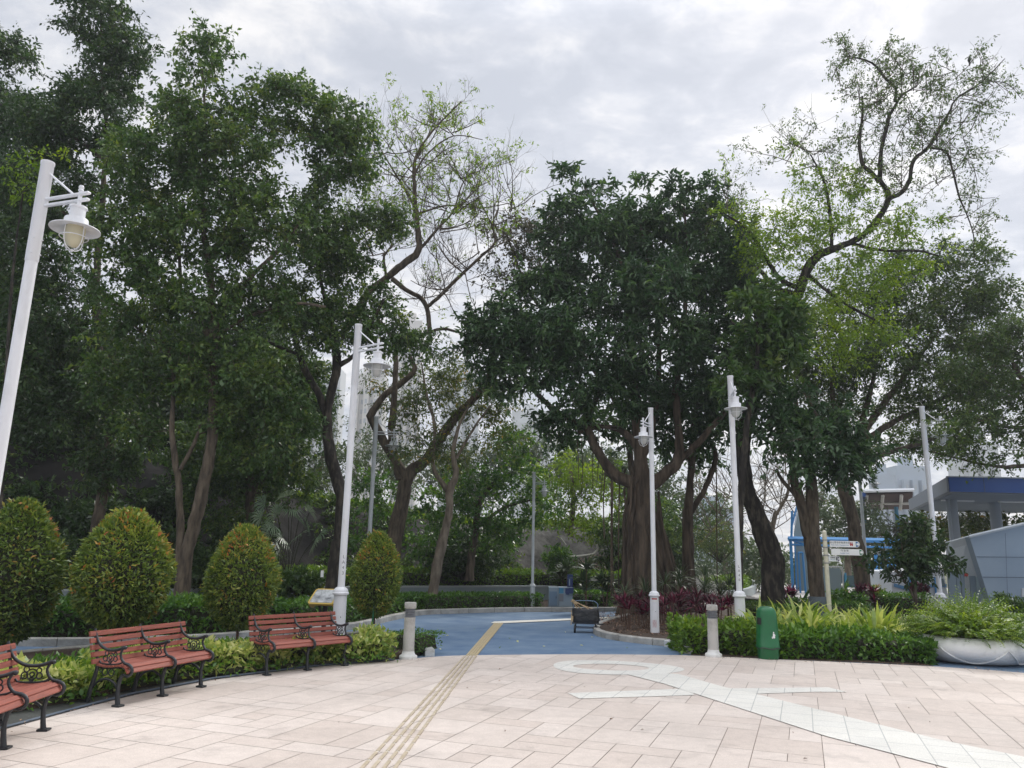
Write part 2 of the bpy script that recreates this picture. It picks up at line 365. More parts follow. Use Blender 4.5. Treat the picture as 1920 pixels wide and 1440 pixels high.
paver_mat('paver_inlay', (.74, .72, .66), (.70, .685, .635), (.46, .46, .44), math.radians(-69.5), .6, .33)
material('road_blue', (.085, .155, .265), .8, col2=(.17, .245, .34), nscale=1.4, detail=15, sharp=(.34, .70), bump=.3, bscale=160)
material('soil', (.035, .024, .017), .95, col2=(.10, .065, .045), nscale=22, bump=1, bscale=26)
material('ground', (.06, .055, .035), .95, col2=(.10, .11, .05), nscale=3, bump=.6, bscale=14)
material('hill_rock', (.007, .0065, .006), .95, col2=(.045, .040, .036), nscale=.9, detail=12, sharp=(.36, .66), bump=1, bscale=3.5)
material('path', (.36, .35, .33), .85, col2=(.45, .43, .41), nscale=1)
material('kerb', (.26, .25, .225), .85, col2=(.46, .45, .42), nscale=3.2, detail=10, sharp=(.3, .62), bump=.5, bscale=30)
material('kerb_white', (.62, .63, .62), .7, col2=(.42, .41, .38), nscale=5, sharp=(.5, .72), bump=.3)
material('drain', (.055, .058, .055), .8, bump=.4)
material('tactile_yellow', (.52, .42, .25), .65, col2=(.43, .36, .23), nscale=6)
material('tactile_bar', (.42, .345, .24), .5, col2=(.54, .46, .34), nscale=8)
material('white_dot', (.85, .84, .8), .4)
material('line_white', (.72, .70, .64), .7)
material('white_paint', (.79, .80, .83), .42, col2=(.46, .46, .44), nscale=3, detail=12, sharp=(.52, .86), stretch=(1, 1, .35), bump=.08, bscale=40)
material('grey_paint', (.56, .59, .61), .45, col2=(.46, .49, .50), nscale=3)
material('globe', (.60, .56, .40), .22)
material('globe_grey', (.55, .56, .54), .22)
material('dark_gap', (.02, .02, .02), .8)
material('iron', (.018, .021, .026), .42, bump=.15, bscale=60)
material('bench_wood', (.31, .082, .052), .62, col2=(.20, .056, .040), nscale=3, stretch=(1.2, 12, 12), bump=.2, bscale=6)
material('concrete', (.50, .49, .46), .8, col2=(.26, .25, .23), nscale=4, detail=10, sharp=(.45, .72), bump=.3, bscale=40)
material('concrete_white', (.72, .72, .70), .7, col2=(.5, .5, .47), nscale=6, sharp=(.5, .75))
material('louvre', (.20, .21, .23), .4)
material('bin_green', (.010, .135, .045), .30, col2=(.014, .115, .042), nscale=5, spec=.5)
material('bag_black', (.014, .015, .016), .40, col2=(.03, .031, .033), nscale=9, bump=1, bscale=8)
material('bamboo', (.50, .36, .20), .6)
material('wall_blue', (.235, .30, .33), .8, col2=(.30, .35, .37), nscale=1.5, detail=9, bump=.2)
material('wall_cap', (.42, .46, .46), .8)
material('cab_door', (.155, .235, .33), .6)
material('cab_panel', (.27, .34, .40), .65)
material('navy', (.012, .035, .14), .45)
material('yellow_plastic', (.60, .42, .075), .45, col2=(.52, .36, .07), nscale=6)
material('panel_grey', (.55, .57, .58), .3, col2=(.13, .14, .15), nscale=7, detail=5, sharp=(.45, .7))
material('sign_post', (.68, .64, .50), .5, col2=(.55, .52, .42), nscale=8)
material('sign_white', (.80, .80, .80), .4)
material('sign_blue', (.03, .13, .36), .4)
material('sign_green', (.02, .16, .07), .4)
material('sign_purple', (.12, .09, .18), .4)
material('ink', (.05, .06, .08), .5)
material('ink_blue', (.10, .20, .42), .5)
material('ink_red', (.42, .03, .03), .5)
material('bowl', (.82, .82, .82), .6, col2=(.42, .42, .41), nscale=3, detail=11, sharp=(.52, .80), bump=.25)
material('slate_wall', (.26, .335, .42), .7, col2=(.30, .375, .455), nscale=.8, bump=.05)
material('joint', (.10, .13, .17), .8)
material('pale_wall', (.58, .62, .66), .7, col2=(.48, .53, .57), nscale=1)
material('door_grey', (.16, .21, .25), .6)
material('fascia_blue', (.012, .06, .24), .45, col2=(.016, .075, .27), nscale=1)
material('fascia_grey', (.21, .235, .27), .6)
material('soffit', (.25, .28, .32), .7)
material('column', (.34, .37, .40), .6)
material('bright_blue', (.09, .34, .72), .4)
material('teal_blue', (.05, .24, .40), .4)
material('glass_dark', (.07, .12, .13), .12, spec=.8)
material('glass_pale', (.32, .40, .42), .15, spec=.8)
material('wave_white', (.72, .75, .78), .5)
material('wave_blue', (.12, .30, .55), .5)
material('cone_orange', (.75, .20, .03), .5)
material('roof_brown', (.09, .055, .05), .7)
material('tower', (.66, .68, .69), .8, col2=(.60, .62, .63), nscale=.05)
material('tower_beige', (.68, .66, .63), .8)
material('tower_blue', (.42, .48, .55), .8)
material('tower_win', (.44, .47, .50), .3)  # tower walls and windows paled alike, distance haze partly put into their colours
material('bark', (.045, .034, .024), .92, col2=(.155, .122, .085), nscale=9, sharp=(.38, .66), detail=9, stretch=(1, 1, .25), bump=1, bscale=14)
material('bark_dark', (.018, .015, .012), .95, col2=(.105, .088, .065), nscale=8, detail=10, stretch=(1, 1, .3), sharp=(.46, .72), bump=1, bscale=12)
material('bark_pale', (.085, .066, .046), .9, col2=(.23, .19, .14), nscale=7, sharp=(.36, .64), stretch=(1, 1, .3), bump=.8, bscale=10)
material('root_bark', (.036, .026, .018), .95, col2=(.150, .112, .078), sharp=(.38, .7), nscale=7, stretch=(1, 1, .14), bump=1, bscale=14)
material('rock', (.30, .22, .18), .9, bump=1, bscale=9)
material('pipe', (.5, .47, .42), .6)
material('bird', (.03, .03, .032), .8)
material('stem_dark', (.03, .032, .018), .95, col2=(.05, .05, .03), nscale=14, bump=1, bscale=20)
material('stem_brown', (.12, .07, .05), .9, bump=.5)
material('tree_wrap', (.13, .16, .18), .9, bump=.3)
material('leaf_litter', (.40, .22, .12), .9)
material('tarp_white', (.62, .62, .62), .5)
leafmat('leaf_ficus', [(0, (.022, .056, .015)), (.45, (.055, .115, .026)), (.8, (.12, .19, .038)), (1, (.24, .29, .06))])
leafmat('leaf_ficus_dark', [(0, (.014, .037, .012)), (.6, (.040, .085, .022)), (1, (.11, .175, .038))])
leafmat('leaf_banyan', [(0, (.015, .042, .016)), (.5, (.040, .090, .032)), (.85, (.09, .165, .052)), (1, (.19, .30, .09))], trans=.2, rough=.32)
leafmat('leaf_brownish', [(0, (.03, .032, .02)), (.6, (.055, .062, .03)), (1, (.12, .10, .035))])
leafmat('leaf_yellowgreen', [(0, (.030, .060, .018)), (.5, (.065, .105, .026)), (.85, (.15, .17, .03)), (1, (.34, .22, .03))], trans=.35)
leafmat('leaf_bright', [(0, (.06, .12, .02)), (.5, (.13, .22, .03)), (1, (.24, .32, .045))], trans=.4)
leafmat('leaf_olive', [(0, (.028, .058, .016)), (.6, (.066, .115, .027)), (1, (.15, .21, .045))], trans=.3)
leafmat('leaf_far', [(0, (.04, .07, .035)), (.6, (.075, .115, .045)), (1, (.14, .17, .06))], trans=.3)
leafmat('leaf_hedge', [(0, (.022, .070, .014)), (.5, (.065, .160, .028)), (.85, (.16, .29, .045)), (1, (.30, .42, .08))], trans=.25, rough=.35)
leafmat('leaf_hedge_bright', [(0, (.04, .10, .015)), (.5, (.11, .21, .028)), (1, (.30, .40, .07))], trans=.3)
leafmat('leaf_variegated', [(0, (.06, .14, .025)), (.32, (.17, .27, .05)), (.6, (.42, .46, .15)), (.85, (.68, .66, .34)), (1, (.82, .78, .52))], trans=.3)
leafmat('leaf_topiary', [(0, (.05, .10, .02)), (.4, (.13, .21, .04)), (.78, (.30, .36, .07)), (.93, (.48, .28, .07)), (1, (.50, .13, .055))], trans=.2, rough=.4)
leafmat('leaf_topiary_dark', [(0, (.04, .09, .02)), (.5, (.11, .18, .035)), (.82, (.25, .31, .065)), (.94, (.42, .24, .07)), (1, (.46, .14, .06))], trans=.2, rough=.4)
leafmat('leaf_strap', [(0, (.11, .19, .03)), (.5, (.28, .37, .08)), (1, (.58, .60, .22))], trans=.35)
leafmat('leaf_fern', [(0, (.06, .12, .018)), (.5, (.13, .22, .03)), (1, (.26, .34, .06))], trans=.35)
leafmat('leaf_red', [(0, (.022, .011, .012)), (.5, (.060, .013, .021)), (1, (.20, .025, .055))], trans=.25)
leafmat('leaf_dracaena', [(0, (.025, .045, .02)), (.6, (.05, .085, .035)), (1, (.12, .15, .07))], trans=.2)
leafmat('leaf_palm', [(0, (.12, .20, .11)), (1, (.34, .42, .28))], trans=.2, rough=.3)
leafmat('leaf_grass', [(0, (.06, .10, .02)), (1, (.16, .22, .05))], trans=.3)
leafmat('leaf_hedge_mid', [(0, (.03, .085, .015)), (.5, (.085, .19, .03)), (.85, (.19, .32, .05)), (1, (.36, .46, .10))], trans=.25, rough=.35)
leafmat('leaf_dry', [(0, (.10, .055, .03)), (.6, (.22, .12, .07)), (1, (.42, .26, .16))], trans=0)

# ---------------------------------------------------------------- setting
def sheet(name, pts, z, mat, thick=.0):
    m = MB(); pts = [(float(p[0]), float(p[1])) for p in pts]
    if thick: m.prism(pts, z-thick, z)
    else: m.add([(x, y, z) for x, y in pts], [tuple(range(len(pts)))])
    o = m.build(name, mat)
    if o.data.polygons[0].normal.z < 0: o.data.flip_normals()
    return structure(o)
def line(pp, z=0, n=0):
    q = [g(*p, z)[:2] for p in pp]
    return q
def smooth2(pts, step=.3):
    p, _ = resample([(a[0], a[1], 0) for a in pts], [1]*len(pts), step); return [tuple(a[:2]) for a in p]
big = MB()
big.add([(-700, -60, -.08), (700, -60, -.08), (700, 900, -.08), (-700, 900, -.08)], [(0, 1, 2, 3)])
structure(big.build('ground', 'ground'))
FARK = smooth2(line([(-700, 1222), (-300, 1214), (0, 1211), (150, 1211), (375, 1203), (465, 1196), (560, 1190), (650, 1181), (684, 1175), (737, 1162), (790, 1153), (860, 1150), (925, 1148), (1000, 1147), (1070, 1147), (1163, 1146), (1260, 1141), (1400, 1136)]))
PLZ = smooth2(line([(-500, 1560), (-200, 1440), (0, 1372), (150, 1331), (250, 1305), (400, 1276), (600, 1251), (740, 1240), (808, 1233), (870, 1230), (960, 1229), (1100, 1228), (1290, 1230), (1340, 1234), (1500, 1241), (1740, 1250), (1800, 1254), (1920, 1263), (2200, 1295), (2600, 1350)]))
sheet('road', FARK+[(30, 26), (40, 20), (40, -20), (-40, -20), (-40, FARK[0][1])], 0, 'road_blue')
sheet('plaza', PLZ+[(22, 2), (20, -14), (-14, -14), (-9, 2)], .006, 'joint_sand')
# random ashlar paving: rectangles of 30 cm units laid at 70 degrees, trimmed to the plaza outline
def clip_poly(poly, edges):
    for (ax, ay), (bx, by) in edges:
        o = []; n = len(poly)
        for i in range(n):
            p, q = poly[i], poly[(i+1) % n]; dp = (bx-ax)*(p[1]-ay)-(by-ay)*(p[0]-ax); dq = (bx-ax)*(q[1]-ay)-(by-ay)*(q[0]-ax)
            if dp <= 0: o.append(p)
            if (dp < 0) != (dq < 0) and abs(dp-dq) > 1e-9: t_ = dp/(dp-dq); o.append((p[0]+(q[0]-p[0])*t_, p[1]+(q[1]-p[1])*t_))
        poly = o
        if len(poly) < 3: return []
    return poly
def paving(U_=.30):
    hull = [PLZ[0]]
    pts = sorted([tuple(a) for a in PLZ if a[1] > 4]+[(-9, 2), (22, 2)])   # upper convex hull, left to right
    up_ = []
    for q in pts:
        while len(up_) > 1 and (up_[-1][0]-up_[-2][0])*(q[1]-up_[-2][1])-(up_[-1][1]-up_[-2][1])*(q[0]-up_[-2][0]) >= 0: up_.pop()
        up_.append(q)
    edges = [(up_[i], up_[i+1]) for i in range(len(up_)-1)]
    ca, sa = math.cos(math.radians(69.5)), math.sin(math.radians(69.5)); R1 = random.Random(5)
    NU = 110; used = set(); T_ = []
    sizes = [(2, 1)]*5+[(3, 2)]*3+[(2, 2)]*3+[(3, 1)]*2+[(1, 1)]*2+[(4, 2)]*1+[(1, 2)]*2
    for j in range(-70, 70):
        for i in range(-40, 85):
            if (i, j) in used: continue
            R1.shuffle(sizes)
            for a, b in sizes+[(1, 1)]:
                if all((i+k, j+l) not in used for k in range(a) for l in range(b)): break
            for k in range(a):
                for l in range(b): used.add((i+k, j+l))
            e_ = .0036; q = [(i*U_+e_, j*U_+e_), ((i+a)*U_-e_, j*U_+e_), ((i+a)*U_-e_, (j+b)*U_-e_), (i*U_+e_, (j+b)*U_-e_)]
            w_ = [(x*ca-y*sa+2, x*sa+y*ca) for x, y in q]
            if max(p[1] for p in w_) < -4 or min(p[0] for p in w_) > 14 or max(p[0] for p in w_) < -9: continue
            w_ = clip_poly(w_, edges)
            if len(w_) > 2: T_.append(w_)
    m = MB()
    for w_ in T_: m.add([(x, y, .012) for x, y in w_], [tuple(range(len(w_)))])
    o = m.build('plaza_paving', 'paver'); at = o.data.attributes.new('tint', 'FLOAT', 'FACE'); at.data.foreach_set('value', rng.uniform(0, 1, len(o.data.polygons)).astype(np.float32)); structure(o)
    if o.data.polygons[0].normal.z < 0: o.data.flip_normals()
paving()
# pale stick figure let into the paving
INL = lambda x, y: g(860+x*.5521, 1180+y*.5521)[:2]
ring_c = np.array([1.66, 12.85]);
oo = [(ring_c[0]+1.03*math.cos(a)+.12*math.cos(2*a), ring_c[1]+.80*math.sin(a)) for a in np.linspace(0, 2*PI, 48, endpoint=False)]
ii = [(ring_c[0]+.60*math.cos(a), ring_c[1]+.36*math.sin(a)) for a in np.linspace(0, 2*PI, 48, endpoint=False)]
m = MB(); m.add([(x, y, .016) for x, y in oo+ii], [(i, (i+1) % 48, 48+(i+1) % 48, 48+i) for i in range(48)])
structure(m.build('paving_inlay', 'paver_inlay'))
body = [INL(575, 158), INL(700, 190), INL(930, 265), INL(1250, 370), INL(1600, 462), INL(2150, 610), INL(2500, 560), INL(1920, 440), INL(1650, 385), INL(1250, 285), INL(1000, 222), INL(900, 200), INL(750, 157), INL(640, 148)]
sheet('paving_inlay', body, .0195, 'paver_inlay')
sheet('paving_inlay', [INL(410, 240), INL(800, 228), INL(790, 205), INL(370, 221)], .017, 'paver_inlay')
sheet('paving_inlay', [INL(930, 226), INL(1200, 217), INL(1320, 217), INL(1255, 201), INL(900, 205)], .017, 'paver_inlay')

# soil beds
def bed(name, pts, z=.09): return sheet(name, pts, z, 'soil', .16)
STRIP_F = line([(-300, 1432), (0, 1346), (150, 1318), (250, 1296), (400, 1270), (600, 1247), (738, 1237), (775, 1232)])
STRIP_B = line([(806, 1222), (780, 1206), (740, 1197), (690, 1194), (560, 1204), (400, 1211), (150, 1225), (0, 1238), (-300, 1262)])
bed('planting_bed', STRIP_F+STRIP_B)
dr = line([(-300, 1465), (0, 1372), (150, 1331), (250, 1305), (400, 1276), (600, 1251), (740, 1240)])
sheet('drain_channel', [tuple(a) for a in dr]+[tuple(a) for a in STRIP_F[::-1][1:]], .030, 'drain', .06)
m = MB()   # thin steel edging along the channel
m.tube([(a[0], a[1], .032) for a in dr], .012, 4); structure(m.build('channel_edge', 'joint'))
def kerb(pts, wd=.13, z=.13, mat='kerb', name='kerb', blk=.9):
    p = smooth2(pts, .25); m = MB(); p = np.array(p)
    T = np.gradient(p, axis=0); T /= np.linalg.norm(T, axis=1)[:, None]; Nn = np.stack([-T[:, 1], T[:, 0]], 1)
    ac = 0; prof = [(-wd/2, -.02), (-wd/2, z-.02), (-wd/2+.02, z), (wd/2-.02, z), (wd/2, z-.02), (wd/2, -.02)]
    start = 0; k = max(2, int(blk/.25))
    for s0 in range(0, len(p)-1, k):
        e0 = min(s0+k, len(p)-1); seg = p[s0:e0+1].copy(); nn = Nn[s0:e0+1]
        if len(seg) < 2: continue
        seg[-1] = seg[-1]-(seg[-1]-seg[-2])*.05; dz = rng.uniform(-.004, .004); vs = []
        for q, n_ in zip(seg, nn):
            for a, b in prof: vs.append((q[0]+n_[0]*a, q[1]+n_[1]*a, b+dz*(b > 0)))
        L = len(prof); f = [(i*L+j, (i+1)*L+j, (i+1)*L+j+1, i*L+j+1) for i in range(len(seg)-1) for j in range(L-1)]+[tuple(range(L)), tuple(range(len(vs)-1, len(vs)-L-1, -1))]
        m.add(vs, f)
    return structure(m.build(name, mat))
kerb(FARK[::2], .16, .14)
ISL_N = line([(1118, 1186), (1124, 1192), (1150, 1199), (1200, 1206), (1250, 1211)])
kerb(ISL_N, .15, .13)
kerb(line([(1252, 1212), (1275, 1218), (1291, 1226)]), .16, .13, 'kerb_white')
kerb(line([(806, 1231), (797, 1222), (783, 1214)]), .16, .13, 'kerb_white')
kerb(line([(1118, 1184), (1126, 1175), (1150, 1166), (1190, 1156), (1240, 1148)]), .14, .12)
kerb(STRIP_B[1:], .10, .12)
ISL = ISL_N+line([(1275, 1217), (1290, 1222), (1340, 1224), (1500, 1229), (1735, 1238), (1744, 1237), (1740, 1222), (1800, 1195), (2100, 1190)])+[(24, 30), (7.6, 30)]+line([(1240, 1146), (1190, 1155), (1150, 1165), (1126, 1174), (1119, 1182)])
bed('planting_bed', ISL)
sheet('planting_bed', line([(1296, 1229.5), (1340, 1231), (1420, 1235), (1500, 1238.5), (1620, 1243), (1746, 1249), (1750, 1240), (1500, 1226), (1340, 1220), (1296, 1220)]), .010, 'soil')
# bed between road kerb and long wall
WALLT = [g(x, y, .62)[:2] for x, y in [(-300, 1108), (110, 1105), (300, 1105), (560, 1101), (770, 1099), (900, 1098.5), (1045, 1098.5)]]
bed('planting_bed', [tuple(a) for a in FARK if a[0] < 5.6]+[(6.2, 29), (1.8, 29.3)]+[tuple(w_) for w_ in WALLT[::-1]], .10)
wm = MB()
wp = np.array(smooth2(WALLT, .8)); T = np.gradient(wp, axis=0); T /= np.linalg.norm(T, axis=1)[:, None]; Nn = np.stack([-T[:, 1], T[:, 0]], 1)
def ribbon_wall(m, p, n_, z0, z1, th, mi=0):
    vs = []
    for q, k in zip(p, n_):
        for a, b in ((0, z0), (0, z1), (th, z1), (th, z0)): vs.append((q[0]+k[0]*a, q[1]+k[1]*a, b))
    m.add(vs, [(i*4+j, i*4+(j+1) % 4, (i+1)*4+(j+1) % 4, (i+1)*4+j) for i in range(len(p)-1) for j in range(4)]+[(0, 1, 2, 3), (len(vs)-1, len(vs)-2, len(vs)-3, len(vs)-4)], mi)
rw = thing('retaining_wall', 'long low blue-grey rendered wall behind the clipped hedges', 'wall', (wp[0][0], wp[0][1], 0))
ribbon_wall(wm, wp, Nn, -.05, .57, .22); wm.build('wall', 'wall_blue', rw, world=True)
m = MB(); ribbon_wall(m, wp-Nn*.02, Nn, .572, .625, .26); m.build('coping', 'wall_cap', rw, world=True)

# hillside
def crest(X):
    xs = [-60, -30, -20, -14, -11, -8, -5, -2, 1, 3.5, 6, 8, 11, 16]
    hs = [5.6, 5.2, 4.8, 4.9, 4.3, 3.6, 3.3, 3.0, 2.9, 3.1, 2.6, 1.6, .3, 0]
    return np.interp(X, xs, hs)
def wally(X): return np.interp(X, wp[:, 0], wp[:, 1])
nx, ny = 170, 90
X = np.linspace(-60, 18, nx); m = MB(); vs = []
for j in range(ny):
    t = j/(ny-1)
    for x in X:
        y0 = wally(min(x, 2))+.15; dy = t**1.5*34; y = y0+dy
        s = min(1, max(0, (dy-1.8)/3.6)); s = s*s*(3-2*s)
        edge = 1-min(1, max(0, (x-6)/9))
        z = (.52+(crest(x)-.52)*s)*edge-.12*(1-edge)
        amp = .55*s*(1-.65*s)+.05
        z += amp*edge*(math.sin(x*1.3+y*.7)*.35+math.sin(x*2.9-y*1.9)*.3+math.sin(x*6.1+y*4.3)*.14+math.sin(x*.5)*.3)
        vs.append((x, y, z))
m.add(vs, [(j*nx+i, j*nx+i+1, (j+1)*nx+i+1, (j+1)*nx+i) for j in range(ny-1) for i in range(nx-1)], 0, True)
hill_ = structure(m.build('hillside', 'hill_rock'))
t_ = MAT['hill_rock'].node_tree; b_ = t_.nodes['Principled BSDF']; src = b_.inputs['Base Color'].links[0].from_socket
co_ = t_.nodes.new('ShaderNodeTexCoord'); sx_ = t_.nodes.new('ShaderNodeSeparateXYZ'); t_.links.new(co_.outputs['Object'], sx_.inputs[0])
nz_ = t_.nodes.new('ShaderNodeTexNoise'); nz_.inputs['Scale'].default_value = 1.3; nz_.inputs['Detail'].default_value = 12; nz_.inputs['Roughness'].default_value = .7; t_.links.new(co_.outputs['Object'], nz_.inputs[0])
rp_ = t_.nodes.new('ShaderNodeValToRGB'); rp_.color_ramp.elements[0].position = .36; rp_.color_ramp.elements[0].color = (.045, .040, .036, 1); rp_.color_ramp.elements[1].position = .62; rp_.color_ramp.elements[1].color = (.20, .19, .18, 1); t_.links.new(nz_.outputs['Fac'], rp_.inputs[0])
mr_ = t_.nodes.new('ShaderNodeMapRange'); mr_.inputs[1].default_value = -4.5; mr_.inputs[2].default_value = .5; t_.links.new(sx_.outputs[0], mr_.inputs[0])  # near-black left end has tree shade put into its colour, right is sprayed concrete
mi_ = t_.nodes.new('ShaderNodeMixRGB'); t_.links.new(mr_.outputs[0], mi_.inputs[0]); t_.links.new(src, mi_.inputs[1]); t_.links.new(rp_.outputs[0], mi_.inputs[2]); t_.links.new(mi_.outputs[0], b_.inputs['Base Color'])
# pale paths beyond the beds on the right
sheet('path', [(8.5, 31), (60, 31), (60, 60), (8.5, 60)], .02, 'path', .05)

# ---------------------------------------------------------------- benches
def rot_local(a): return np.array([math.cos(a), math.sin(a)])
def bench():
    t = thing('park_bench', '', 'bench')
    sl = MB()
    p0 = np.array([.285, .745]); p1 = np.array([.205, .455])
    for k in range(5):
        c = p0+(p1-p0)*k/4; ax = (p1-p0)/np.linalg.norm(p1-p0); nrm = np.array([ax[1], -ax[0]])
        if nrm[0] > 0: nrm = -nrm
        vs = []
        for x in (-.78, .78):
            for a, b in ((-.0275, 0), (-.0245, .011), (.0245, .011), (.0275, 0), (.0275, -.012), (-.0275, -.012)):
                q = c+ax*a+nrm*b; vs.append((x, q[0], q[1]))
        sl.add(vs, [(j, (j+1) % 6, 6+(j+1) % 6, 6+j) for j in range(6)]+[(5, 4, 3, 2, 1, 0), tuple(range(6, 12))])
    bk = sl.build('backrest', 'bench_wood', t)
    st = MB(); prof = [(.165, .418), (.105, .410), (.045, .408), (-.015, .412), (-.075, .420), (-.135, .424), (-.192, .412), (-.222, .372)]
    for k in range(len(prof)):
        c = np.array(prof[k]); nx_ = np.array(prof[min(k+1, len(prof)-1)]); pv = np.array(prof[max(k-1, 0)]); ax = (nx_-pv)/np.linalg.norm(nx_-pv); nm = np.array([ax[1], -ax[0]])
        if nm[1] < 0: nm = -nm
        vs = []
        for x in (-.73, .73):
            for a, b in ((-.026, -.009), (-.026, .007), (-.022, .011), (.022, .011), (.026, .007), (.026, -.009)):
                q = c+ax*a+nm*b; vs.append((x, q[0], q[1]))
        st.add(vs, [(j, (j+1) % 6, 6+(j+1) % 6, 6+j) for j in range(6)]+[(5, 4, 3, 2, 1, 0), tuple(range(6, 12))])
    st.build('seat', 'bench_wood', t)
    def cv(pts, r, step=.02):
        p, rr = resample([(0, a, b) for a, b in pts], [r]*len(pts) if np.isscalar(r) else r, step); return p, rr
    for x in (-.69, 0, .69):
        f = MB()
        def T(pts, r, fl=1, n=8):
            p, rr = cv(pts, r); p = p+np.array([x, 0, 0]); f.tube(p, rr, n)
        T([(.305, .795), (.270, .71), (.215, .635), (.12, .585), (.02, .577), (-.06, .592), (-.125, .618)], [.014, .015, .016, .017, .017, .018, .016])
        T([(.300, .775), (.235, .52), (.200, .395)], .016)
        T([(.200, .42), (.225, .30), (.262, .15), (.285, .02)], [.022, .023, .024, .026])
        T([(-.11, .60), (-.085, .55), (-.10, .50), (-.145, .452), (-.20, .440), (-.245, .415), (-.262, .375), (-.245, .335), (-.20, .318), (-.155, .33)], [.013, .013, .014, .015, .016, .017, .018, .018, .016, .014])
        T([(-.155, .33), (-.125, .30), (-.105, .20), (-.112, .10), (-.125, .02)], [.020, .022, .021, .024, .027])
        T([(.20, .395), (.05, .392), (-.10, .405), (-.18, .39)], .014)
        T([(.19, .46), (.17, .435), (.10, .428), (-.02, .430), (-.10, .446), (-.13, .46)], .009)
        T([(-.105, .17), (-.05, .235), (.06, .275), (.17, .245), (.245, .17)], [.013, .014, .015, .014, .013])
        for cy, cz, r in ((.045, .500, .048), (.045, .500, .020), (-.022, .487, .026), (.112, .490, .030), (-.015, .535, .022), (.100, .545, .024), (.01, .345, .036), (.095, .345, .036), (.045, .455, .018), (-.205, .375, .022), (.15, .36, .018)):
            a = np.linspace(0, 2*PI, 17)[:-1]; pp = [(x, cy+r*math.cos(q), cz+r*math.sin(q)) for q in a]; pp.append(pp[0]); f.tube(pp, .0065, 5, cap=False)
        f.lathe([(0.001, -.022), (.017, -.016), (.023, 0), (.017, .016), (.001, .022)], (x, -.135, .612), 10)
        f.box((x, .290, .012), (.085, .10, .022), bev=.006); f.box((x, -.132, .012), (.085, .10, .022), bev=.006)
        f.build('iron_frame', 'iron', t)
    return t
b0 = bench(); feet = [((8, 1406), (80, 1373)), ((217, 1328), (378, 1290)), ((500, 1268), (645, 1250))]
lab = ['red slatted bench with black iron arms cut off by the left picture edge', 'red slatted bench between the two other benches, whole and nearest in full view',
       'red slatted bench in front of the tall white lamp post and yellow-framed panel']
for i, (a, b) in enumerate(feet):
    A = g(*a); B = g(*b); d = (B-A)[:2]; an = math.atan2(d[1], d[0]); c = (A+B)[:2]/2+.125*np.array([-math.sin(an), math.cos(an)])
    if i == 0: c = B[:2]-rot_local(an)*.69+.125*np.array([-math.sin(an), math.cos(an)])
    o = b0 if i == 0 else dup(b0)
    o.location = (c[0], c[1], .012); o.rotation_euler = (0, 0, an); setp(o, lab[i], 'bench', 'red park benches along the planting strip')

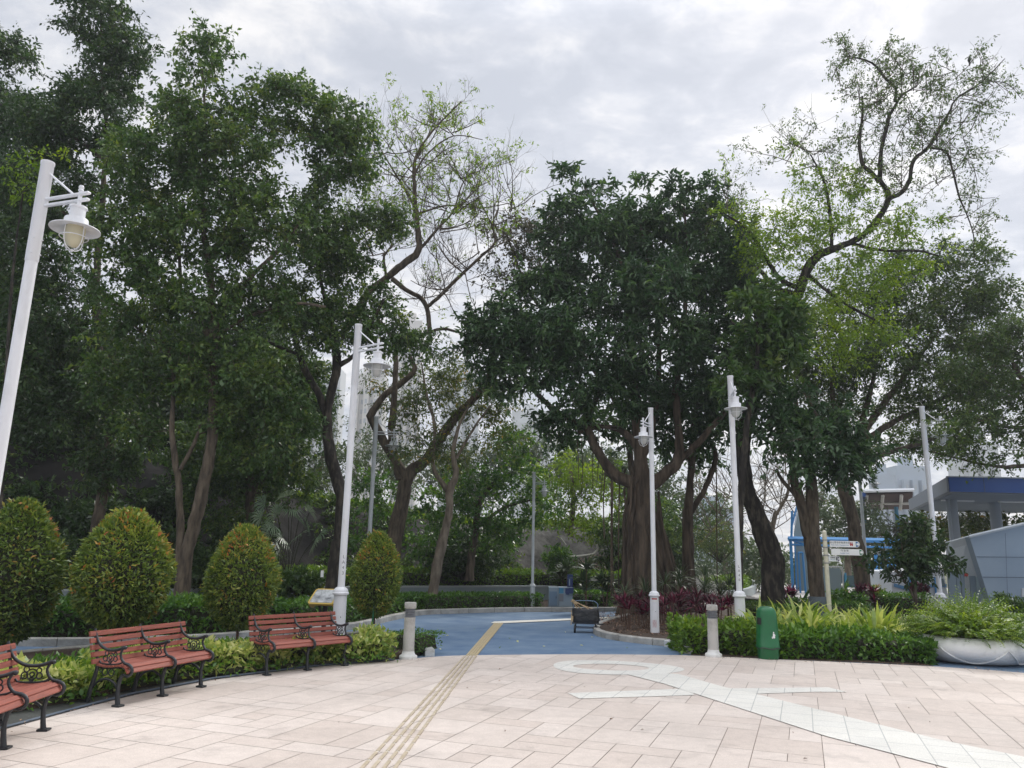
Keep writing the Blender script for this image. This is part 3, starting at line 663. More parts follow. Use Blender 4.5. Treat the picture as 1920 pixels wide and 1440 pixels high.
# ---------------------------------------------------------------- lamp posts
def lamp_post(loc, tgt, label, sc=1, group='white caged lamp posts', paint='white_paint', globe='globe_grey', text=None, sticker=False, sleeve=True, ang=None):
    t = thing('lamp_post', label, 'lamp post', loc, 0, group, sc)
    if ang is None:   # turn the arm so that the lamp hangs on the right side of the pole
        best = None
        for a in np.linspace(0, 2*PI, 181):
            q = np.array(loc)+sc*np.array([.58*math.cos(a), .58*math.sin(a), 5.23]); v = q-CAM; w_ = v@_F; x = 960+FPX*(v@_R)/w_; y = 720-FPX*(v@_U)/w_
            s = abs(x-tgt[0])+.5*abs(y-tgt[1])+(0 if math.sin(a) <= .05 else 6)
            if best is None or s < best[0]: best = (s, a)
        ang = best[1]
    t.rotation_euler = (0, 0, ang)
    m = MB(); m.lathe([(.125, -.1), (.121, .2), (.117, .93)], n=24); m.build('base', paint, t)
    m = MB(); m.lathe([(.118, .93), (.150, .945), (.152, .975), (.135, .985), (.132, 1.02), (.112, 1.05), (.074, 1.075)], n=24); m.build('collar', paint, t)
    m = MB(); m.lathe([(.066, 1.07), (.064, 4.90)], n=20); m.build('pole', paint, t)
    m = MB(); m.lathe([(.069, 4.895), (.071, 4.90), (.071, 6.10), (.076, 6.105), (.076, 6.14), (.05, 6.142)], n=20)
    for z_ in (4.98, 5.16):
        for a in (.6, -.9, 2.6): m.lathe([(.012, -.004), (.012, .006), (.004, .010)], (.073*math.cos(a), .073*math.sin(a), z_), 6)
    m.build('sleeve', paint, t)
    # door in the base, facing the viewer
    va = math.atan2(-loc[1], -loc[0])-ang; va += .12
    m = MB(); vs = []
    for z_ in (.28, .72):
        for k in range(7): a = va+(-.42+.14*k); vs.append((.1245*math.cos(a), .1245*math.sin(a), z_))
    m.add(vs, [(k, k+1, 8+k, 7+k) for k in range(6)]); m.tube([(vs[0][0], vs[0][1], .28), (vs[7][0], vs[7][1], .72)], .002, 4); m.tube([(vs[6][0], vs[6][1], .28), (vs[13][0], vs[13][1], .72)], .002, 4)
    m.tube([vs[i] for i in range(7)], .002, 4); m.tube([vs[i] for i in range(7, 14)], .002, 4)
    d = m.build('access_door', [paint], t)
    m = MB(); m.lathe([(.001, -.01), (.008, -.004), (.008, .004), (.001, .01)], (.126*math.cos(va+.1), .126*math.sin(va+.1), .55), 6); m.build('lock', 'ink', d)
    # arm
    m = MB()
    for z_ in (5.575, 5.655): m.box((.39, 0, z_), (.64, .045, .032), bev=.006)
    m.tube([(.05, 0, 5.99), (.47, 0, 5.67)], .013, 8); m.tube([(.58, 0, 5.45), (.58, 0, 5.72)], .022, 10)
    m.lathe([(.001, .05), (.022, .044), (.030, .02), (.022, 0), (.030, -.01), (.030, -.02)], (.58, 0, 5.715), 12)
    m.build('arm', paint, t)
    L = (.58, 0, 0)
    m = MB(); m.lathe([(.04, 5.50), (.095, 5.495), (.097, 5.475), (.082, 5.465), (.082, 5.36), (.122, 5.345), (.126, 5.33), (.126, 5.262), (.13, 5.255), (.262, 5.222), (.264, 5.212), (.125, 5.238), (.06, 5.25)], L, 28); m.build('shade', paint, t)
    m = MB(); m.lathe([(.108, 5.24), (.112, 5.19), (.108, 5.14), (.095, 5.08), (.07, 5.035), (.035, 5.008), (.002, 5.0)], L, 24); gl = m.build('globe', globe, t)
    m = MB()
    for a in (0, PI/2):
        pp = [(L[0]+math.cos(a)*r, math.sin(a)*r, z_) for r, z_ in ((-.13, 5.24), (-.131, 5.12), (-.115, 5.04), (-.07, 4.985), (0, 4.965), (.07, 4.985), (.115, 5.04), (.131, 5.12), (.13, 5.24))]
        p, rr = resample(pp, [.006]*len(pp), .03); m.tube(p, .006, 5)
    for r, z_ in ((.146, 5.12),):
        q = np.linspace(0, 2*PI, 29); m.tube([(L[0]+r*math.cos(a), r*math.sin(a), z_) for a in q], .006, 5, cap=False)
    m.lathe([(.001, -.02), (.014, -.008), (.014, .008), (.001, .02)], (L[0], 0, 4.965), 8)
    m.build('wire_cage', paint, t)
    if text:
        for k, ch in enumerate(text):
            M = Matrix.Rotation(va+.10, 4, 'Z') @ Matrix.Translation((.0665, 0, 1.62-.098*k)) @ Matrix.Rotation(PI/2, 4, 'Z') @ Matrix.Rotation(PI/2, 4, 'X')
            text_mesh('stencilled_letter', ch, .085, 'louvre', t, M, ext=.0008)
    if sticker:
        m = MB(); vs = []
        for z_ in (.80, .90):
            for k in range(9): a = va+(-.9+.225*k); vs.append((.1205*math.cos(a), .1205*math.sin(a), z_))
        m.add(vs, [(k, k+1, 10+k, 9+k) for k in range(8)]); m.build('warning_band', 'sign_white', t)
        m = MB(); vs = []
        for z_ in (.86, .895):
            for k in range(7): a = va+(-.7+.2*k); vs.append((.1222*math.cos(a), .1222*math.sin(a), z_))
        m.add(vs, [(k, k+1, 8+k, 7+k) for k in range(6)]); m.build('warning_print', 'ink_red', t)
        # crowd-like zigzag stencil in red near the ground
        m = MB(); vs = []
        for zc in (.18, .27):
            for k in range(3):
                a0 = va-.45+.3*k; q = [(a0-.13, zc-.05), (a0, zc+.05), (a0+.13, zc-.05), (a0+.13, zc-.025), (a0, zc+.075), (a0-.13, zc-.025)]
                b_ = len(vs); vs += [(.1275*math.cos(a), .1275*math.sin(a), z_) for a, z_ in q]
                m.f += [[b_, b_+1, b_+4, b_+5], [b_+1, b_+2, b_+3, b_+4]]; m.m += [0, 0]; m.sm += [False, False]
        m.v = vs; m.build('zigzag_mark', 'ink_red', t)
    return t
lp1 = P(90, 305, 8.35)
lamp_post((lp1[0], lp1[1], 0), (142, 425), 'tall white lamp post cut by the left picture edge, its caged lamp the largest', globe='globe')
l2 = g(632, 1215); lamp_post((l2[0], l2[1], 0), (711, 690), 'white lamp post behind the far red bench, stencilled with LA43', text='LA43', ang=math.radians(325))
l3 = P(706, 781, 24.0); lamp_post((l3[0], l3[1], l3[2]-6.14), (738, 832), 'grey-white lamp post rising behind the small egg-shaped shrub, lamp arm pointing right', paint='grey_paint')
l4 = P(998, 1122, 25.6); l4h = P(1000, 885, 25.6)[2]; lamp_post((l4[0], l4[1], .08), (1021, 900), 'distant grey lamp post standing at the low wall beside the navy sign', sc=(l4h-.08)/6.14, paint='grey_paint')
l5 = g(1228, 1186, .09); lamp_post((l5[0], l5[1], .09), (1207, 808), 'white lamp post before the banyan trunk, red warning band on its base', sc=(P(1220, 765, l5[1])[2]-.09)/6.14, sticker=True, ang=math.radians(238))
l6 = g(1390, 1200, .09); lamp_post((l6[0], l6[1], .09), (1379, 768), 'white lamp post between the short bollard and the green bin, stencilled with LA46', sc=(P(1368, 705, l6[1])[2]-.09)/6.14, text='LA46', ang=math.radians(263))
l7 = P(1728, 762, 21.2); lamp_post((l7[0], l7[1], l7[2]-6.14), (1765, 795), 'white lamp post behind the fern bowl, its lamp half hidden in leaves')
l8 = P(1610, 878, 31); lamp_post((l8[0], l8[1], 0), (1645, 905), 'slim grey lamp post to the right of the finger signs', sc=.92, paint='grey_paint')

# ---------------------------------------------------------------- bollard lights
def bollard(loc, label, tint):
    t = thing('bollard_light', label, 'bollard', loc, 0, 'louvred bollard lights at the plaza edge')
    m = MB(); m.lathe([(.150, 0), (.150, .035), (.142, .05), (.112, .065), (.100, .10), (.098, .12)], n=28); m.build('base', 'concrete_white', t)
    m = MB(); m.lathe([(.096, .115), (.092, .60), (.093, .655)], n=28); m.build('shaft', 'concrete', t)
    m = MB()
    m.lathe([(.066, .65), (.066, .80)], n=20)
    for k in range(5): m.lathe([(.070, .667+.027*k), (.094, .660+.027*k), (.094, .668+.027*k), (.070, .680+.027*k)], n=28)
    m.build('louvre', ['louvre'], t)
    m = MB(); m.lathe([(.080, .795), (.098, .798), (.099, .80), (.099, .885), (.092, .895), (.03, .898)], n=28); m.build('cap', 'concrete', t)
    return t
bollard(tuple(g(765, 1236)[:2])+(.012,), 'short round louvred bollard beside the white kerb end, left of the blue path', 0)
bollard(tuple(g(1338, 1232)[:2])+(.012,), 'short round louvred bollard in the right-hand hedge, left of the green bin', 1)

# ---------------------------------------------------------------- green litter bin
bl = g(1441, 1236); t = thing('litter_bin', 'green domed plastic litter bin standing in front of the right-hand hedge', 'litter bin', (bl[0], bl[1], .012))
def rsq(r, z, n=40, e=3.2, c=(0, 0)):
    o = []
    for j in range(n):
        a = 2*PI*j/n; cc, ss = math.cos(a), math.sin(a); k = (abs(cc)**e+abs(ss)**e)**(-1/e); o.append((c[0]+r*k*cc*.97, c[1]+r*k*ss*.97, z))
    return o
def loft(m, rings, mi=0, cap0=True, cap1=True):
    n = len(rings[0]); vs = [p for r in rings for p in r]
    m.add(vs, [(i*n+j, i*n+(j+1) % n, (i+1)*n+(j+1) % n, (i+1)*n+j) for i in range(len(rings)-1) for j in range(n)]+([tuple(range(n-1, -1, -1))] if cap0 else [])+([tuple((len(rings)-1)*n+j for j in range(n))] if cap1 else []), mi, True)
m = MB(); loft(m, [rsq(.165, 0), rsq(.175, .03), rsq(.18, .17), rsq(.185, .18)]); m.build('base', 'bin_green', t)
m = MB(); loft(m, [rsq(.186, .165), rsq(.200, .185), rsq(.200, .225), rsq(.190, .235), rsq(.178, .55), rsq(.170, .74), rsq(.160, .81), rsq(.135, .862), rsq(.09, .888), rsq(.03, .897)]); m.build('hood', 'bin_green', t)
m = MB(); q = [tuple(np.array(p)*np.array([1, 1, 1])) for p in rsq(.203, .20)]; pp = [(p[0], p[1], .186+.012*math.sin(5*i/40*2*PI)) for i, p in enumerate(q)]; pp.append(pp[0]); m.tube(pp, .008, 5, cap=False); m.build('bag_rim', 'bag_black', t)
va = math.atan2(-bl[1], -bl[0])
ax = np.array([math.cos(va-.62), math.sin(va-.62)])
def on_bin(u, z_, off=.004):   # u = angle
    a = u; cc, ss = math.cos(a), math.sin(a); r = np.interp(z_, [.235, .55, .74, .81], [.190, .178, .170, .160]); k = (abs(cc)**3.2+abs(ss)**3.2)**(-1/3.2)
    return ((r*k*.97+off)*cc, (r*k*.97+off)*ss, z_)
vs = []; A0 = va-1.25; A1 = va-.48
for z_ in (.585, .70):
    for k in range(9): vs.append(on_bin(A0+(A1-A0)*k/8, z_))
m = MB(); m.add(vs, [(k, k+1, 10+k, 9+k) for k in range(8)]); m.build('opening', 'dark_gap', t)
m = MB()
def bp(pts):   # flat mark wrapped on the bin: pts in (m sideways, m up)
    m.add([on_bin(va+.62+a/.19, .36+b, .005) for a, b in pts], [tuple(range(len(pts)))])
bp([(-.012, .085), (.004, .085), (.008, .098), (.004, .110), (-.008, .110), (-.014, .098)])
bp([(-.016, .080), (.012, .080), (.020, .02), (.014, .0), (.0, .0), (-.012, .0), (-.020, .02)])
bp([(.012, .078), (.030, .045), (.024, .040), (.010, .060)])
bp([(-.04, .03), (-.022, .03), (-.024, -.005), (-.038, -.005)])
m.build('tidy_symbol', 'sign_white', t)

# ---------------------------------------------------------------- yellow lectern sign
ls = g(616, 1208); c0 = P(609, 1121, 15.6)
t = thing('information_lectern', 'yellow-framed tilted information panel on a black post behind the far bench', 'information sign', (c0[0], c0[1], 0), math.radians(-14))
tilt = math.radians(38)
def TL(x, y, z_, h=c0[2]): return (x, y*math.cos(tilt)-z_*math.sin(tilt), h+y*math.sin(tilt)+z_*math.cos(tilt))
def plate(m, hw, hh, z0, z1, r=.06, mi=0):
    pl = []
    for cx_, cy_, a0 in ((hw-r, hh-r, 0), (-hw+r, hh-r, PI/2), (-hw+r, -hh+r, PI), (hw-r, -hh+r, 1.5*PI)):
        for k in range(5): a = a0+k*PI/8; pl.append((cx_+r*math.cos(a), cy_+r*math.sin(a)))
    n = len(pl); m.add([TL(x, y, z0) for x, y in pl]+[TL(x, y, z1) for x, y in pl], [tuple(range(n, 2*n)), tuple(range(n-1, -1, -1))]+[(i, (i+1) % n, n+(i+1) % n, n+i) for i in range(n)], mi)
m = MB(); plate(m, .27, .22, 0, .04)
for s in (-1, 1):   # curved side cheeks
    pf = [(-.20, 0), (.20, 0), (.16, -.10), (.02, -.19), (-.10, -.17), (-.18, -.08)]
    vs = [TL(s*.262, a, b) for a, b in pf]+[TL(s*.235, a, b) for a, b in pf]; n = 6
    m.add(vs, [tuple(range(n)), tuple(range(2*n-1, n-1, -1))]+[(i, (i+1) % n, n+(i+1) % n, n+i) for i in range(n)])
m.build('housing', 'yellow_plastic', t)
m = MB(); plate(m, .235, .185, .041, .046, .03); m.build('panel', 'panel_grey', t)
m = MB(); m.tube([(0, .04, .0), (0, .04, c0[2]-.10)], .045, 12); m.tube([(-.16, .04, c0[2]-.13), (.16, .04, c0[2]-.13)], .03, 8); m.tube([(0, .04, .3), (-.13, .04, c0[2]-.15)], .025, 8); m.build('post', 'iron', t)

# ---------------------------------------------------------------- finger post
sp_ = P(1553, 1172, 17.5); tp = P(1543, 998, 17.5); hgt = tp[2]; t = thing('finger_post', 'cream fingerpost carrying three direction blades above the yellow-green plants', 'signpost', (tp[0]+.03, tp[1], 0))
m = MB(); m.tube([(0, 0, 0), (-.0, 0, hgt)], .048, 14); m.lathe([(.05, 0), (.04, .03), (.015, .045)], (0, 0, hgt), 12); m.build('post', 'sign_post', t)
m = MB()
for z_ in (hgt-.17, hgt-.33, hgt-.50, hgt-.67): m.lathe([(.050, -.01), (.056, -.008), (.056, .008), (.050, .01)], (0, 0, z_), 14); m.box((.066, -.0, z_), (.03, .03, .016)); m.box((-.066, 0, z_), (.03, .03, .016))
m.build('clamp', 'louvre', t)
def blade(x0, x1, zc, h, tipmat, depth, rz, txt1, txt2, icon, xs):
    n = 10; r = h/2
    def outl(a, b, k=0): 
        p = [(a, -r+k), (b-r, -r+k)]+[(b-r+(r-k)*math.sin(q), -(r-k)*math.cos(q)) for q in np.linspace(0, PI, n)][1:-1]+[(b-r, r-k), (a, r-k)]; return p
    def add(m, p, y0, y1):
        k = len(p); vs = [(x, y0, zc+z_) for x, z_ in p]+[(x, y1, zc+z_) for x, z_ in p]
        m.add(vs, [tuple(range(k)), tuple(range(2*k-1, k-1, -1))]+[(i, k+i, k+(i+1) % k, (i+1) % k) for i in range(k)])
    m = MB(); add(m, outl(x0, x1), -.012, .012); o = m.build('blade', 'sign_white', t); o.rotation_euler = (0, 0, rz)
    m = MB(); add(m, outl(x1-.30*h*2.2, x1, .012), -.016, -.0125); q = m.build('arrow_tip', tipmat, o)
    xa = x1-.30*h*1.9; m = MB(); aw = [(xa, -.022), (xa+h*.25, -.022), (xa+h*.25, -.045), (xa+h*.48, 0), (xa+h*.25, .045), (xa+h*.25, .022), (xa, .022)]
    k = len(aw); m.add([(x, -.0185, zc+z_) for x, z_ in aw], [tuple(range(k))]); m.build('arrow', 'sign_white', o)
    M = lambda x, z_: Matrix.Translation((x, -.0135, zc+z_)) @ Matrix.Rotation(PI/2, 4, 'X')
    text_mesh('chinese_text', txt1, h*.36, 'ink', o, M(xs, r*.42), ext=.0006)
    text_mesh('english_text', txt2, h*.24, 'ink_blue', o, M(xs, -r*.34), ext=.0006)
    if icon:
        m = MB()
        for dx, mt in icon:
            m.lathe([(.001, -.011), (.009, -.006), (.011, 0), (.009, .006), (.001, .011)], (dx, -.014, zc+r*.52), 8)
            m.add([(dx-.012, -.014, zc+r*.32), (dx+.012, -.014, zc+r*.32), (dx+.018, -.014, zc-r*.15), (dx+.007, -.014, zc-r*.62), (dx-.007, -.014, zc-r*.62), (dx-.018, -.014, zc-r*.15)], [(0, 5, 4, 3, 2, 1)])
        m.build('pictogram', 'ink_red' if len(icon) > 1 else 'ink', o)
k_ = 17.5/FPX
zz = lambda y: P(1600, y, 17.5)[2]
blade(.105, .77, zz(1020.5), .135, 'sign_blue', 0, 0, '往公眾洗手間/更衣室', 'Public Toilet / Changing Room', ((.565, 0), (.60, 0)), .33)
blade(.125, .84, zz(1035.5), .135, 'sign_green', 0, 0, '門 球 場', 'Gateball Court', None, .42)
blade(.06, .38, zz(1048.5), .115, 'sign_purple', 0, math.radians(18), '遊樂場', 'Playground', ((.275, 0),), .17)

# ---------------------------------------------------------------- push cart with black sack
cl = g(1098, 1186); t = thing('push_cart', 'small flat push cart loaded with a black sack and bamboo poles on the blue path', 'push cart', (cl[0], cl[1], 0), math.radians(-6), sc=.84)
t.scale = (1.04, .9, .80)
m = MB()
m.box((0, 0, .27), (.60, .40, .035), bev=.008); m.box((.33, 0, .245), (.14, .10, .03)); m.tube([(-.24, -.16, .14), (.24, -.16, .14)], .012, 6); m.tube([(-.24, .16, .14), (.24, .16, .14)], .012, 6)
for x in (-.22, .22):
    for y in (-.16, .16): m.tube([(x, y, .13), (x, y, .26)], .014, 6)
m.build('chassis', 'iron', t)
for x in (-.24, .24):
    for y in (-.17, .17):
        m = MB(); a = np.linspace(0, 2*PI, 21); m.tube([(x+.0, y+.085*math.cos(q), .10+.085*math.sin(q)) for q in a], .02, 8, cap=False); m.box((x, y, .10), (.03, .03, .16)); m.box((x, y, .10), (.028, .15, .03)); m.build('wheel', 'bag_black', t)
m = MB(); n = 48; rings = []
for zi, (z_, s_) in enumerate([(.27, .92), (.30, 1.0), (.40, 1.06), (.50, 1.03), (.60, 1.02), (.66, 1.03), (.675, .98), (.65, .92), (.60, .80)]):
    R_ = []
    for j in range(n):
        a = 2*PI*j/n; cc, ss = math.cos(a), math.sin(a); k = (abs(cc)**5+abs(ss)**5)**(-.2)
        wv = 1+.020*math.sin(7*a+z_*9)+.014*math.sin(13*a-z_*22)+.012*math.sin(z_*40+3*a)
        R_.append((.29*k*cc*s_*wv, .21*k*ss*s_*wv, z_+.012*math.sin(5*a)*(z_ > .3)))
    rings.append(R_)
loft(m, rings); m.build('sack', 'bag_black', t)
m = MB(); p, r_ = resample([(-.27, .20, .28), (-.27, .21, .80), (-.22, .21, .87), (.20, .21, .87), (.27, .21, .80), (.27, .20, .28)], [.011]*6, .05); m.tube(p, r_, 8); m.build('handle', 'cab_door', t)
for a, b in (((-.30, -.12, .92), (.12, -.02, .62)), ((-.31, .0, .90), (-.16, -.05, .62)), ((-.29, -.08, .88), (-.05, .05, .60)), ((-.33, .1, .86), (.2, .08, .64))):
    m = MB(); m.tube([a, b], .013, 7); m.build('bamboo_pole', 'bamboo', t)
m = MB(); m.tube([(-.31, -.19, .62), (-.315, -.20, .40), (-.32, -.2, .22)], .01, 5); m.add([(-.325, -.22, .50), (-.27, -.235, .46), (-.28, -.235, .30), (-.325, -.22, .36)], [(0, 1, 2, 3)]); m.build('cloth_strip', 'bamboo', t)

# ---------------------------------------------------------------- service cabinet and navy sign
cb_ = g(1029, 1147); Yc = cb_[1]+.45
t = thing('service_cabinet', 'blue-grey rendered service cabinet with a small door at the end of the hedge', 'cabinet', (cb_[0]-.0, Yc, 0))
sx = lambda px: P(px, 1120, Yc)[0]-t.location[0]
zz2 = lambda py: P(1040, py, Yc)[2]
x0, x1, x2 = sx(1029), sx(1048), sx(1073)
m = MB(); m.box(((x0+x1)/2, .28, zz2(1101)/2), (x1-x0, .5, zz2(1101))); m.box(((x1+x2)/2+.002, .22, zz2(1101)/2+.006), (x2-x1, .62, zz2(1101))); m.build('housing', 'cab_panel', t)
m = MB(); m.box(((x0+x1)/2-.02, .02, (zz2(1109)+zz2(1136))/2), (.24, .03, zz2(1109)-zz2(1136))); d = m.build('door', 'cab_door', t)
m = MB(); m.box(((x0+x1)/2+.07, -.01, .42), (.02, .03, .06)); m.build('handle', 'ink', d)
m = MB(); m.box((x1+.07, -.10, (zz2(1102)+zz2(1112))/2), (.14, .01, zz2(1102)-zz2(1112))); m.build('glass_notice', 'teal_blue', t)
m = MB(); m.box((x1+.07, -.10, (zz2(1113)+zz2(1127))/2), (.14, .012, zz2(1113)-zz2(1127))); m.build('notice', 'louvre', t)
t = thing('navy_sign', 'small navy blue angular sign standing on the service cabinet', 'sign', (cb_[0]+(sx(1068)), Yc+.1, zz2(1101)))
u = 27/FPX
m = MB(); m.box((.02, 0, .21), (.18, .06, .40)); m.box((-.02, -.25, -.10), (.26, .05, .16)); m.box((-.08, -.28, -.16), (.10, .05, .10)); m.box((.04, -.12, -.02), (.16, .30, .03)); m.build('board', 'navy', t)
m = MB(); m.box((.0, -.035, .16), (.035, .008, .20)); m.build('symbol', 'cab_panel', t)

# small notice hung on the dark trunk
t = thing('tree_notice', 'small white notice tied beside the dark trunk behind the lectern', 'notice', tuple(P(604, 1076, 19.6))); m = MB(); m.box((0, 0, 0), (.07, .01, .16)); m.build('card', 'sign_white', t)
m = MB(); m.tube([(-.02, .01, .08), (.10, .05, .12)], .004, 4); m.build('string', 'bamboo', t)

# ---------------------------------------------------------------- white bowl planter
bc = g(1833, 1222); R_ = 1.02; bcx, bcy = P(1836, 1252, 14.6)[0], 14.75
bowl = thing('bowl_planter', 'wide white concrete bowl planter with raised petal lines, right of the hedge', 'planter', (bcx, bcy, 0))
m = MB(); m.lathe([(.60, 0), (.80, .04), (.96, .14), (1.02, .24), (1.00, .34), (.92, .42), (.82, .455), (.76, .44), (.74, .38), (.2, .37)], n=64); m.build('bowl', 'bowl', bowl)
m = MB()
def bsurf(z_): return np.interp(z_, [0, .04, .14, .24, .34, .42], [.60, .80, .96, 1.02, 1.00, .92])+.008
for k in range(6):
    a0 = -PI/2+k*PI/3+.02
    for s in (-1, 1):
        pts = []
        for q in np.linspace(0, 1, 14):
            z_ = .245*(1-q)**2.2+.045; a = a0+s*q*PI/6*1.0; pts.append((bsurf(z_)*math.cos(a), bsurf(z_)*math.sin(a), z_))
        m.tube(pts, .014, 6)
m.build('petal_rib', 'bowl', bowl)
m = MB(); m.lathe([(.76, .375), (.4, .41), (.01, .42)], n=40); m.build('soil', 'soil', bowl)

# ---------------------------------------------------------------- buildings on the right
Yb = 23.0
def X_(px, py, Y): return P(px, py, Y)
pv = thing('park_pavilion', 'service pavilion with slanting slate-blue wall and white entrance wall', 'pavilion', tuple(g(1862, 1158)[:2])+(0,))
def poly(m, pts, th=.25, mi=0):
    """upright wall panel from (px,py,Y) corners, with thickness backwards"""
    v = [X_(*q) for q in pts]; n = len(v); vs = v+[p+np.array([0, th, 0]) for p in v]
    m.add(vs, [tuple(range(n)), tuple(range(2*n-1, n-1, -1))]+[(i, n+i, n+(i+1) % n, (i+1) % n) for i in range(n)], mi)
m = MB(); poly(m, [(1818, 1007, 23), (1868, 1166, 23), (2300, 1175, 21), (2300, 895, 21), (1920, 983, 22.6)]); m.build('slate_wall', 'slate_wall', pv, world=True)
m = MB()
for y in (1044, 1082, 1120): 
    dx = (y-1007)*.31; a = X_(1820+dx, y, 22.985); b = X_(2250, y+4, 21.2); m.tube([a, b], .008, 4)
a = X_(1862, 1000, 22.84)
for x in (1885, 1945): m.tube([X_(x, 1000 if x < 1900 else 985, 22.62), X_(x+6, 1168, 22.62)], .006, 4)
m.build('panel_joint', 'joint', pv, world=True)
m = MB(); m.tube([X_(1817, 1006, 22.9), X_(1920, 982, 22.5), X_(2300, 894, 20.9)], .05, 6); m.build('coping', 'pale_wall', pv, world=True)
m = MB(); poly(m, [(1781, 1016, 24.5), (1788, 1160, 24.5), (1872, 1160, 23.6), (1824, 1004, 23.6)]); m.build('white_wall', 'pale_wall', pv, world=True)
for (xa, xb, ya, yb, mt) in ((1778, 1792, 1070, 1150, 'door_grey'), (1793, 1800, 1074, 1150, 'door_grey'), (1802, 1808, 1073, 1150, 'door_grey'), (1819, 1829, 1080, 1150, 'door_grey'), (1830, 1842, 1082, 1150, 'glass_pale')):
    m = MB(); poly(m, [(xa, ya, 23.5), (xa+4, yb, 23.5), (xb+4, yb, 23.5), (xb, ya, 23.5)], .05); m.build('door', mt, pv, world=True)
m = MB(); poly(m, [(1831, 1050, 23.3), (1831, 1070, 23.3), (1838, 1070, 23.3)], .05); m.build('window', 'dark_gap', pv, world=True)
m = MB(); poly(m, [(1844, 1085, 23.25), (1864, 1140, 23.25), (1858, 1140, 23.25), (1844, 1100, 23.25)], .05); m.build('window', 'dark_gap', pv, world=True)
m = MB(); poly(m, [(1810, 1075, 23.4), (1810, 1081, 23.4), (1815, 1081, 23.4), (1815, 1075, 23.4)], .05); m.build('alarm_box', 'ink_red', pv, world=True)
m = MB(); poly(m, [(1897, 1121, 22.75), (1897, 1127, 22.75), (1903, 1127, 22.75), (1903, 1121, 22.75)], .04); m.build('switch_box', 'sign_white', pv, world=True)
m = MB(); poly(m, [(1917, 1103, 22.7), (1917, 1119, 22.7), (1935, 1119, 22.6), (1935, 1103, 22.6)], .04); m.build('notice_board', 'pale_wall', pv, world=True)
# canopy
cn = thing('canopy', 'flat canopy with royal blue fascia and grey slatted underside on round columns', 'canopy', tuple(X_(1787, 1020, 29)[:2])+(0,))
A = X_(1777, 895, 27); B = X_(2250, 876, 27); D_ = X_(1706, 941, 37); h1 = A[2]-X_(1777, 922, 27)[2]
zt = A[2]; zb_ = zt-h1
m = MB(); m.prism([(A[0], A[1]), (B[0], B[1]), (B[0], 38), (D_[0], 37)], zb_, zt-.05); m.build('roof_slab', 'soffit', cn, world=True)
m = MB(); m.box(((A[0]+B[0])/2, A[1]-.04, (zt+zb_)/2), (B[0]-A[0], .06, h1)); m.build('fascia', 'fascia_blue', cn, world=True)
dd = np.array([D_[0]-A[0], 37-A[1]]); ln = np.linalg.norm(dd); m = MB(); m.box(((A[0]+D_[0])/2-.03, (A[1]+37)/2, (zt+zb_)/2), (ln, .06, h1), rz=math.atan2(dd[1], dd[0])); m.build('side_fascia', 'fascia_grey', cn, world=True)
m = MB()
for px in (1845, 1925): q = X_(px, 900, 26.9); m.box((q[0], A[1]-.075, (zt+zb_)/2), (.02, .008, h1))
m.build('fascia_seam', 'joint', cn, world=True)
m = MB(); m.box(((A[0]+B[0])/2, A[1]-.05, zt+.02), (B[0]-A[0]+.1, .16, .04)); m.build('roof_edge', 'column', cn, world=True)
m = MB()
for k in range(4): m.box((A[0]+2+k*2.2, A[1]+3.0, zb_-.06), (1.2, .18, .05))
m.build('ceiling_fitting', 'sign_white', cn, world=True)
m = MB()
for k in range(26):
    q = .03+k/26*.95; xl = A[0]+dd[0]*q+.15; xr = B[0]-.2; m.box(((xl+xr)/2, A[1]+dd[1]*q, zb_-.022), (xr-xl, .10, .035))
m.build('soffit_slats', 'column', cn, world=True)
for px, Y, r in ((1786, 30, .19), (1866, 31, .21), (1990, 30, .21)):
    q = X_(px, 960, Y); m = MB(); m.lathe([(r, 0), (r, zb_-.04)], (q[0], q[1], 0), 20); m.build('column', 'column', cn, world=True)
q = X_(1779, 960, 29.7); m = MB(); m.tube([(q[0], q[1], 0), (q[0], q[1], zb_-.04)], .07, 8); m.build('drainpipe', 'column', cn, world=True)

# white hut with a blue wave
wv = thing('wave_hut', 'low white hut with a blue wave band and glazed end, behind the small dark tree', 'hut', tuple(X_(1725, 1125, 30)[:2])+(0,))
m = MB(); poly(m, [(1672, 1072, 30), (1672, 1140, 30), (1782, 1140, 30), (1768, 1068, 30)], 3); m.build('wall', 'wave_white', wv, world=True)
m = MB(); top = []; bot = []
for q in np.linspace(0, 1, 25):
    x = 1676+q*99; y = 1098+4.5*math.sin(q*2*PI*.9-.3)+q*4; top.append((x, y-3.2, 29.93)); bot.append((x, y+3.2, 29.93))
v = [X_(*p) for p in top]+[X_(*p) for p in bot]; m.add(v, [(i, i+1, 26+i, 25+i) for i in range(24)]); m.build('wave_band', 'wave_blue', wv, world=True)
m = MB(); poly(m, [(1705, 1074, 29.9), (1705, 1130, 29.9), (1711, 1130, 29.9), (1711, 1074, 29.9)], .05); m.build('door_frame', 'bright_blue', wv, world=True); m = MB(); poly(m, [(1752, 1082, 29.9), (1756, 1130, 29.9), (1759, 1130, 29.9), (1757, 1082, 29.9)], .05); m.build('door_frame', 'bright_blue', wv, world=True)
m = MB(); poly(m, [(1764, 1085, 29.9), (1764, 1099, 29.9), (1773, 1099, 29.9), (1769, 1085, 29.9)], .05); m.build('window', 'glass_dark', wv, world=True)
m = MB(); poly(m, [(1725, 1090, 29.9), (1725, 1095, 29.9), (1734, 1095, 29.9), (1734, 1090, 29.9)], .05); m.build('vent', 'louvre', wv, world=True)
